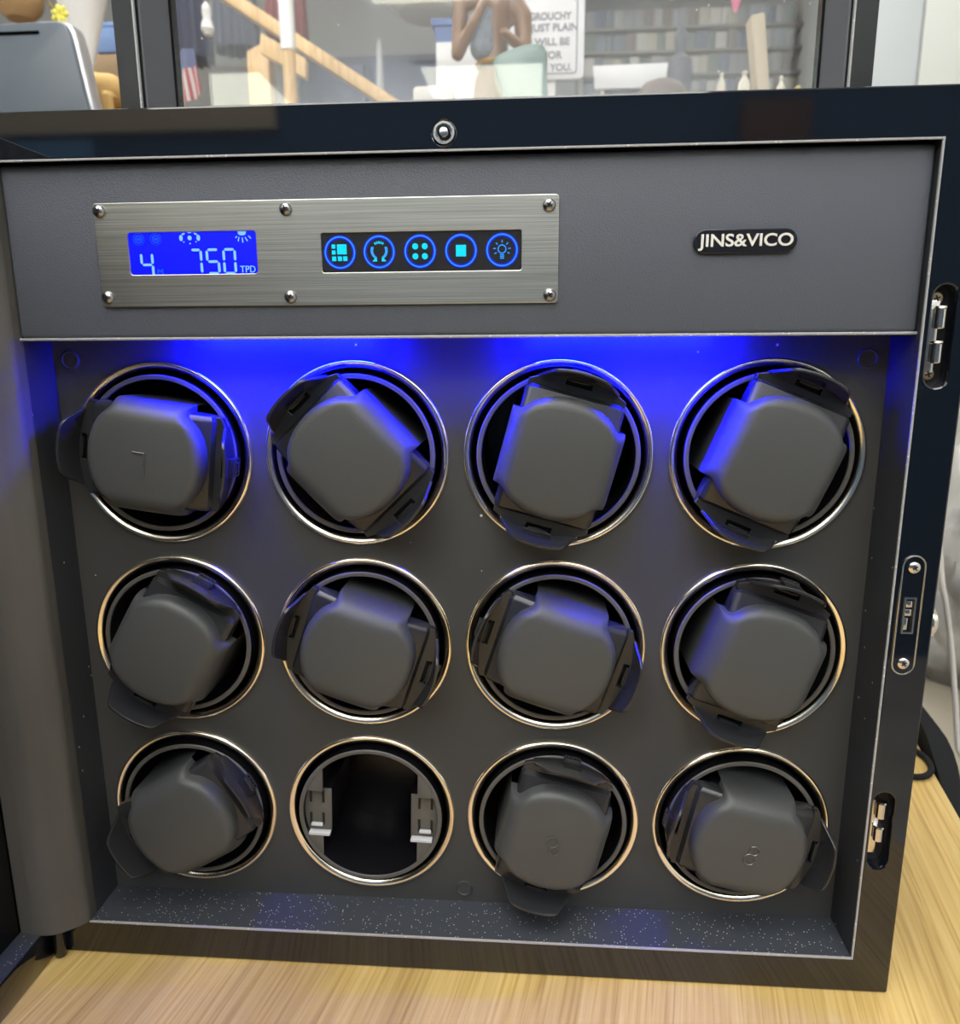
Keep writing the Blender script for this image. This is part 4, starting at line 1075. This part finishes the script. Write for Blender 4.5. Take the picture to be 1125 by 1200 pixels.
# carved figurine
y = 0.86; p = px(y)
fz = CT
fi = empty('carved_figurine', (at(575, 110, y).x, y, CT)); tag(fi, 'brown carved wooden figurine with bent arms and a grey blue wrap', 'figurine')
def F(u, v, dy=0.0): q = at(u, v, y); return (q.x, y + dy, q.z)
el = cap(F(580, 92), F(578, 55), 15 * p, 14 * p) + cap(F(578, 55), F(582, 12), 14 * p, 17 * p) + cap(F(582, 12), F(580, -22), 17 * p, 8 * p, 4) + [(F(578, -46), 17 * p), (F(577, -54), 15 * p)]
el += cap(F(561, -2), F(541, 10, -0.01), 8 * p, 8 * p) + cap(F(541, 8, -0.01), F(538, 68, -0.02), 8.5 * p, 7 * p, 8) + cap(F(538, 70, -0.02), F(556, 40, -0.035), 6.5 * p, 5.5 * p, 8) + cap(F(556, 40, -0.035), F(570, 10, -0.03), 5.5 * p, 4.5 * p, 8)
el += cap(F(600, 0), F(612, 20), 10 * p, 10 * p) + cap(F(612, 20), F(615, 62, -0.01), 10 * p, 7 * p, 8) + cap(F(615, 62, -0.01), F(592, 50, -0.035), 6 * p, 5 * p, 7)
el += cap(F(572, 96), F(566, 130), 14 * p, 12 * p, 6) + cap(F(592, 96), F(596, 130), 13 * p, 12 * p, 6)
b = blob(el, 0.0055); bgpart('body', b, M['pine'] if False else cm('carved_wood', (0.20, 0.085, 0.022), 0.38), fi)
b = blob(cap(F(566, 30, -0.012), F(566, 60, -0.012), 12 * p, 13 * p) + cap(F(566, 30, -0.012), F(590, 4, -0.014), 9 * p, 6 * p, 6), 0.0055); bump(cm('wrap_blue', (0.20, 0.23, 0.28), 0.7), 70, 0.9, 0.01); bgpart('wrap', b, cm('wrap_blue', (0, 0, 0)), fi)
b = bmesh.new(); q = F(575, 78); lathe(b, [(17 * p, -2.5 * p), (18.5 * p, 0), (17 * p, 2.5 * p), (12 * p, 0)], 28, M=Matrix.Translation((q[0] + 0.003, y - 0.004, q[2])), closed=True); bgpart('belt', b, cm('belt_gold', (0.45, 0.28, 0.08), 0.4), fi)
b = bmesh.new(); zt_ = F(580, 128)[2]; lathe(b, [(0, 0), (0.050, 0), (0.050, 0.02), (0.042, zt_ - CT), (0, zt_ - CT)], 28, M=Matrix.Translation((F(580, 128)[0], y, CT))); bgpart('plinth', b, cm('carved_wood', (0, 0, 0)), fi)
# teal planter
y = 0.70; pts = P2([(577, 76), (584, 69), (602, 61), (622, 56), (634, 55.5), (640, 62), (642, 74), (640, 92), (642, 112)], y)
b = bmesh.new(); prism(b, pts + [(pts[-1][0] - 0.004, CT), (pts[0][0] + 0.022, CT), (pts[0][0] + 0.012, pts[-1][1])], y - 0.02, y + 0.045, 0, 0.007)
m = cm('teal_glaze', (0.17, 0.27, 0.245), 0.35); vary(m, (0.15, 0.24, 0.22), (0.22, 0.32, 0.29), 25)
thing('ceramic_planter', b, m, 'teal green leaf shaped ceramic planter in front of the sign', 'planter')

# the sign
y = 1.0; p = px(y); a, c = at(596, 95, y), at(686, -12, y)
sg = empty('sign', ((at(640, 90, y)).x, y, CT)); tag(sg, 'white rounded sign with grey lettering on a stand beside the figurine', 'sign')
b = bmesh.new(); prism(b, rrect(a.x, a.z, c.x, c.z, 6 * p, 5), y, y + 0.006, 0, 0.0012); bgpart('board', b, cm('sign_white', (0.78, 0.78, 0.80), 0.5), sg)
b = bmesh.new(); plate(b, [rrect(a.x + 6 * p, a.z + 5 * p, c.x - 7 * p, c.z - 5 * p, 4 * p, 5), rrect(a.x + 7.6 * p, a.z + 6.6 * p, c.x - 8.6 * p, c.z - 6.6 * p, 3 * p, 5)], y - 0.0006, 0.0008); bgpart('border', b, cm('sign_grey', (0.28, 0.28, 0.33), 0.6), sg)
b = bmesh.new()
for s_, u, v, sz, wd in (('GROUCHY', 645, 19, 8, 44), ('JUST PLAIN', 649, 33.5, 8, 50), ('E WILL BE', 643, 49, 8, 44), ('FOR', 648, 64.5, 8, 19), ('H YOU.', 652, 79, 8, 32)):
    q = at(u, v, y); text(b, s_, q.x, q.z, sz * p * 1.25, y - 0.0008, 0.0008, 0, 0.0004, width=wd * p)
bgpart('lettering', b, cm('sign_letter', (0.22, 0.22, 0.26), 0.6), sg)
q = at(639, 96, y); b = bmesh.new(); box(b, (q.x - 11 * p, y + 0.006, CT + 0.004), (q.x + 11 * p, y + 0.016, q.z + 0.03), 0.002); box(b, (q.x - 0.05, y - 0.03, CT), (q.x + 0.05, y + 0.05, CT + 0.006), 0.002); bgpart('stand', b, cm('white_paint', (0, 0, 0)), sg)

# bookcase with four rows of small books
y = 2.40; p = px(y)
sv = [29, 57, 85, 114]
xa, xb = at(684, 60, y).x, at(941, 60, y).x
ztop = at(800, -30, y).z
bc = empty('bookcase', ((xa + xb) / 2, y, FLOOR_Z)); tag(bc, 'tall bookcase packed with small dark books behind the right of the glass', 'bookcase')
m = cm('bookcase_grey', (0.17, 0.15, 0.13), 0.6)
for x0_, x1_, mm in ((xa - 0.02, xa, m), (xb, xb + 14 * p, cm('white_paint', (0, 0, 0)))):
    b = bmesh.new(); box(b, (x0_, y - 0.005, FLOOR_Z), (x1_, y + 0.14, ztop), 0.003); bgpart('side_panel', b, mm, bc)
b = bmesh.new(); box(b, (xa, y + 0.13, FLOOR_Z), (xb, y + 0.14, ztop)); bgpart('back_panel', b, m, bc)
for v in sv + [-30]:
    z_ = at(815, v, y).z; b = bmesh.new(); box(b, (xa, y, z_ - 0.008), (xb, y + 0.13, z_), 0.001); bgpart('shelf', b, m, bc)
BKC = [(0.10, 0.11, 0.13), (0.16, 0.16, 0.165), (0.23, 0.22, 0.21), (0.075, 0.085, 0.13), (0.30, 0.27, 0.21), (0.12, 0.085, 0.07), (0.20, 0.21, 0.235), (0.36, 0.34, 0.30), (0.10, 0.12, 0.105)]
BKN = ['dark slate', 'mid grey', 'warm grey', 'navy', 'tan', 'dark brown', 'blue grey', 'cream grey', 'dark green']
BKM = [mat('book_cover_' + n_.replace(' ', '_'), c_, 0.6) for n_, c_ in zip(BKN, BKC)]
PAPER = mat('paper', (0.62, 0.58, 0.50), 0.9)
def book_mesh(w_, h_, d_, mi):
    b = bmesh.new(); t_ = 0.0012
    box(b, (-w_ / 2 + t_, 0.0015, 0.0015), (w_ / 2 - t_, d_, h_ - 0.002), mat=1)
    box(b, (-w_ / 2, 0, 0), (-w_ / 2 + t_, d_ + 0.001, h_), 0.0003); box(b, (w_ / 2 - t_, 0, 0), (w_ / 2, d_ + 0.001, h_), 0.0003)
    n = 6; pr = [(-w_ / 2 + w_ * k / n, -0.0022 * math.sin(PI * k / n)) for k in range(n + 1)] + [(w_ / 2, 0.0012), (-w_ / 2, 0.0012)]
    tt = bmesh.new(); lo_ = [tt.verts.new((x_, y_, 0)) for x_, y_ in pr]; hi_ = [tt.verts.new((x_, y_, h_)) for x_, y_ in pr]; k_ = len(pr)
    tt.faces.new(lo_); tt.faces.new(hi_[::-1])
    for q in range(k_): tt.faces.new((lo_[q], hi_[q], hi_[(q + 1) % k_], lo_[(q + 1) % k_]))
    merge(b, tt)
    bmesh.ops.recalc_face_normals(b, faces=b.faces[:])
    me = bpy.data.meshes.new('book'); b.to_mesh(me); b.free(); me.materials.append(BKM[mi]); me.materials.append(PAPER); return me
ORD = ['first', 'second', 'third', 'fourth', 'fifth', 'sixth', 'seventh', 'eighth', 'ninth', 'tenth', 'eleventh', 'twelfth', 'thirteenth', 'fourteenth', 'fifteenth', 'sixteenth', 'seventeenth', 'eighteenth', 'nineteenth', 'twentieth',
       'twenty-first', 'twenty-second', 'twenty-third', 'twenty-fourth', 'twenty-fifth', 'twenty-sixth', 'twenty-seventh', 'twenty-eighth', 'twenty-ninth', 'thirtieth', 'thirty-first', 'thirty-second', 'thirty-third', 'thirty-fourth', 'thirty-fifth']
for si, v in enumerate(sv):
    z_ = at(815, v, y).z; x_ = xa + 0.003; k = 0
    hmax = (at(815, v - 28, y).z - z_) - 0.012
    while True:
        w_ = random.uniform(7.5, 12.5) * p
        if x_ + w_ > xb - 0.002: break
        mi = random.randrange(len(BKC)); h_ = hmax * random.uniform(0.86, 0.985)
        o = bpy.data.objects.new('book', book_mesh(w_ - 0.0008, h_, random.uniform(0.08, 0.11), mi)); COL.objects.link(o)
        o.location = (x_ + w_ / 2, y + 0.008 + random.uniform(0, 0.006), z_ + 0.0004)
        tag(o, '%s book, %s from the left on the %s visible bookcase shelf' % (BKN[mi], ORD[k], ['top', 'second', 'third', 'lowest'][si]), 'book', 'small books in the bookcase')
        x_ += w_ + 0.0004; k += 1

# things on the counter before the bookcase
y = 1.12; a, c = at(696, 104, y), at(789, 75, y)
wc = empty('reflection_card', ((a.x + c.x) / 2, y, CT)); tag(wc, 'white card on a dark stand, standing in for a ceiling light reflection', 'card')  # white card put where the glass mirrors a ceiling light
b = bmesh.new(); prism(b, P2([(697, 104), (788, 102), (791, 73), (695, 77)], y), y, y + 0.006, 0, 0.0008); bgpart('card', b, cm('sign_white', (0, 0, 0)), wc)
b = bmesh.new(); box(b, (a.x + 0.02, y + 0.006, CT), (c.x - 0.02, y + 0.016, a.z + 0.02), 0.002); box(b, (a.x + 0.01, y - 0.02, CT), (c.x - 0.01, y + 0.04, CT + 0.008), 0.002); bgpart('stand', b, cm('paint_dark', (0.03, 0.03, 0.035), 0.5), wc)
y = 0.92; p = px(y); c = at(776, 94, y); h = c.z - CT
b = bmesh.new(); lathe(b, [(0, 0), (0.02, 0), (0.02, 0.01), (0.007, 0.016), (0.007, h - 20 * p), (27 * p, h - 20 * p), (26 * p, h - 12 * p), (19 * p, h - 4 * p), (8 * p, h), (0, h)], 32)
thing('domed_lamp', b, cm('dome_brown', (0.10, 0.06, 0.045), 0.5), 'small dark brown domed lamp at the foot of the white card', 'lamp', loc=(c.x, y, CT))
y = 1.0; p = px(y); c = at(799, 30, y); h = c.z - CT
b = bmesh.new(); lathe(b, [(0, 0), (0.03, 0), (0.03, 0.012), (13 * p, 0.03), (14 * p, h * 0.45), (11 * p, h * 0.55), (13.5 * p, h * 0.72), (12 * p, h * 0.80), (5 * p, h * 0.84), (6.5 * p, h * 0.90), (6 * p, h * 0.96), (2 * p, h), (0, h)], 28)
thing('dark_statuette', b, cm('statuette_dark', (0.045, 0.05, 0.07), 0.45), 'tall dark statuette standing in front of the bookcase', 'statuette', loc=(c.x, y, CT))
y = 1.25; p = px(y); c = at(862, 15, y)
pk = empty('paper_cone', (c.x, y, c.z)); tag(pk, 'bright pink paper cone hanging point down at the top edge', 'decoration')
b = bmesh.new(); lathe(b, [(0, 0), (1.5 * p, 1 * p), (9 * p, 24 * p), (8 * p, 25 * p), (0, 22 * p)], 24); obj('cone', b, cm('pink_paper', (0.85, 0.17, 0.36), 0.6), pk)
b = bmesh.new(); tube(b, [(0, 0, 22 * p), (0, 0, CEIL_Z - c.z)], 0.0012, 6); obj('cord', b, cm('staff_wood', (0, 0, 0)), pk)
for u, vt, wd, lb in ((706, 106, 5, 'short cream candlestick below the white card'), (873, 82, 8, 'cream turned candlestick left of the tan board'), (846, 84, 6, 'slim cream candlestick right of the dark statuette'), (916, 88, 6, 'cream candlestick right of the tan board'), (935, 100, 10, 'low yellow candlestick beside the white bookcase side')):
    y = (0.66 if u > 860 else 1.0) + 0.02 * (u % 3); p = px(y); c = at(u, vt, y); h = c.z - CT
    b = bmesh.new(); lathe(b, [(0, 0), (wd * 1.1 * p, 0), (wd * p, 0.01), (wd * 0.8 * p, h - 22 * p), (wd * 0.7 * p, h - 12 * p), (wd * 0.25 * p, h - 6 * p), (wd * 0.42 * p, h - 2.5 * p), (0, h)], 24)
    thing('candlestick', b, cm('yellow_wax', (0.62, 0.50, 0.16), 0.6) if 'yellow' in lb else cm('cream_wax', (0.60, 0.56, 0.46), 0.6), lb, 'candlestick', 'candlesticks on the counter', loc=(c.x, y, CT))
y = 0.76; q = P2([(880, 17), (897, 13), (907, 125), (893, 125)], y); b = bmesh.new()
prism(b, [q[0], q[1], (q[2][0] + 0.006, CT), (q[3][0] + 0.006, CT)], y, y + 0.03, 0, 0.003); thing('tan_board', b, cm('tan_board', (0.50, 0.42, 0.30), 0.6), 'tall tan board leaning in front of the bookcase', 'board')

# white cupboard at the right
y = 2.0; xa, xm_, xb = at(962, 60, y).x, at(1076, 60, y).x, 1.75
wcb = empty('white_cupboard', ((xa + xb) / 2, y, FLOOR_Z)); tag(wcb, 'plain white metal cupboard far behind at the right of the lid', 'cupboard')
b = bmesh.new(); box(b, (xa, y, FLOOR_Z), (xb, y + 0.17, 1.50), 0.004); bgpart('body', b, cm('cupboard_white', (0.52, 0.55, 0.56), 0.45), wcb)
b = bmesh.new(); box(b, (xm_ + 0.003, y - 0.012, FLOOR_Z + 0.05), (xb - 0.004, y - 0.0005, 1.48), 0.003); bgpart('door', b, cm('cupboard_door_white', (0.58, 0.59, 0.55), 0.45), wcb)
b = bmesh.new(); box(b, (xa + 0.004, y - 0.010, FLOOR_Z + 0.05), (xm_ - 0.003, y - 0.0005, 1.48), 0.003); bgpart('door', b, cm('cupboard_white', (0, 0, 0)), wcb)

# cream side table with bags of packing
TZ = -0.40
ct_ = empty('side_table', (0.80, 0.60, FLOOR_Z)); tag(ct_, 'low cream table beyond the right edge of the oak table', 'table')
b = bmesh.new(); box(b, (-0.28, -0.44, TZ - FLOOR_Z - 0.03), (0.5, 0.46, TZ - FLOOR_Z), 0.004); obj('table_top', b, cm('cream_laminate', (0.62, 0.57, 0.46), 0.5), ct_)
for sx, sy in ((-0.25, -0.41), (0.47, -0.41), (-0.25, 0.43), (0.47, 0.43)):
    b = bmesh.new(); box(b, (sx - 0.02, sy - 0.02, 0), (sx + 0.02, sy + 0.02, TZ - FLOOR_Z - 0.03), 0.003); obj('leg', b, cm('cream_laminate', (0, 0, 0)), ct_)
m = cm('bag_plastic', (0.42, 0.42, 0.42), 0.28, spec=0.6); vary(m, (0.24, 0.245, 0.25), (0.58, 0.58, 0.56), 11, 6, lo=0.38, hi=0.6); 
def bag(cx, cy, rx, ry, h, lb, seed):
    rnd = random.Random(seed); b = bmesh.new(); bmesh.ops.create_icosphere(b, subdivisions=5, radius=1.0)
    ph = [(Vector((rnd.uniform(-1, 1), rnd.uniform(-1, 1), rnd.uniform(-1, 1))).normalized() * rnd.uniform(4, 17), rnd.uniform(0, 6)) for _ in range(22)]
    for v_ in b.verts:
        n = v_.co.normalized(); k = 1 + sum(abs(math.sin(n.dot(f) + o_)) - 0.6 for f, o_ in ph) * 0.018
        z_ = max(n.z * k, -0.72)
        v_.co = Vector((n.x * k * rx, n.y * k * ry, (z_ + 0.72) / 1.72 * h))
    return thing('plastic_bag', b, m, lb, 'bag', 'bags of packing on the low table', loc=(cx, cy, TZ))
bag(0.84, 0.90, 0.19, 0.155, 0.46, 'large crumpled grey plastic bag at the back of the cream table', 3)
bag(0.74, 0.585, 0.12, 0.12, 0.20, 'smaller crumpled grey plastic bag in front of the large one', 5)

# white cable from the rear of the cabinet over the table edge
b = bmesh.new(); cpts = [(0.19, 0.188, 0.02), (0.27, 0.27, 0.02), at(1084, 600, 0.40), at(1105, 690, 0.42), at(1113, 742, 0.44), at(1118, 800, 0.45), at(1122, 870, 0.455), at(1123, 930, 0.455), (0.43, 0.45, -0.55), (0.44, 0.45, -0.8), (0.45, 0.40, FLOOR_Z + 0.004), (0.46, 0.2, FLOOR_Z + 0.004)]
tube(b, smooth_path(cpts, 8), 0.0029, 10); thing('power_cable', b, cm('cable_white', (0.70, 0.68, 0.66), 0.4), 'white cable dropping past the right edge of the oak table', 'cable')

# black bag slung over the table edge
def edge_x(y_): return 0.348 + (y_ - 0.17) * math.tan(R(11.0))
bb = empty('black_bag', (edge_x(0.3) + 0.03, 0.3, -0.3)); tag(bb, 'black cloth bag hanging over the right edge of the oak table', 'bag')
b = bmesh.new(); ny, nz_ = 26, 26
tops = [(0.10, -0.215), (0.16, -0.19), (0.22, -0.165), (0.30, -0.150), (0.36, -0.135), (0.42, -0.125), (0.50, -0.13)]
def top_z(y_):
    for (ya, za), (yb_, zb_) in zip(tops[:-1], tops[1:]):
        if ya <= y_ <= yb_: return za + (zb_ - za) * (y_ - ya) / (yb_ - ya)
    return tops[-1][1]
for side in (0, 1):
    gr = []
    for i in range(nz_ + 1):
        t_ = i / nz_; row = []
        for j in range(ny + 1):
            s_ = j / ny; y_ = 0.10 + 0.36 * s_
            bul = 0.009 * math.sin(PI * min(max(s_, 0.02), 0.98)) * math.sin(PI * (0.12 + 0.8 * t_))
            fold = 0.0055 * math.sin(t_ * 21 + s_ * 9 + math.sin(s_ * 11)) + 0.0035 * math.sin(t_ * 41 - s_ * 17)
            x_ = edge_x(y_) + 0.004 + (bul + fold + 0.008) * side
            row.append(b.verts.new((x_, y_, top_z(y_) - t_ * 0.33)))
        gr.append(row)
    for i in range(nz_):
        for j in range(ny): b.faces.new((gr[i][j], gr[i][j + 1], gr[i + 1][j + 1], gr[i + 1][j]))
    if side == 0: g0_ = gr
for (ra, rb) in ((g0_[0], gr[0]), (g0_[-1], gr[-1]), ([r_[0] for r_ in g0_], [r_[0] for r_ in gr]), ([r_[-1] for r_ in g0_], [r_[-1] for r_ in gr])):
    for q in range(len(ra) - 1): b.faces.new((ra[q], ra[q + 1], rb[q + 1], rb[q]))
bgpart('cloth', b, cm('bag_black', (0.011, 0.012, 0.013), 0.8, spec=0.15), bb)
b = bmesh.new(); q = Vector((edge_x(0.40) + 0.024, 0.40, -0.150)); lathe(b, [(0.006, 0), (0.006, 0.003), (0, 0.004)], 20, M=Matrix.Translation(q) @ Matrix.Rotation(R(90), 4, 'Y') @ Matrix.Rotation(R(30), 4, 'X')); bgpart('snap_button', b, M['steel'], bb)
# strap loop on the table
b = bmesh.new(); pts_ = [(0.333 + 0.020 * math.cos(a_), 0.205 + 0.028 * math.sin(a_), ZT + 0.0026) for a_ in [2 * PI * k / 28 for k in range(29)]]
tube(b, pts_, 0.0024, 8); thing('strap_loop', b, cm('bag_black', (0, 0, 0)), 'thin black strap loop lying at the right table edge', 'strap')
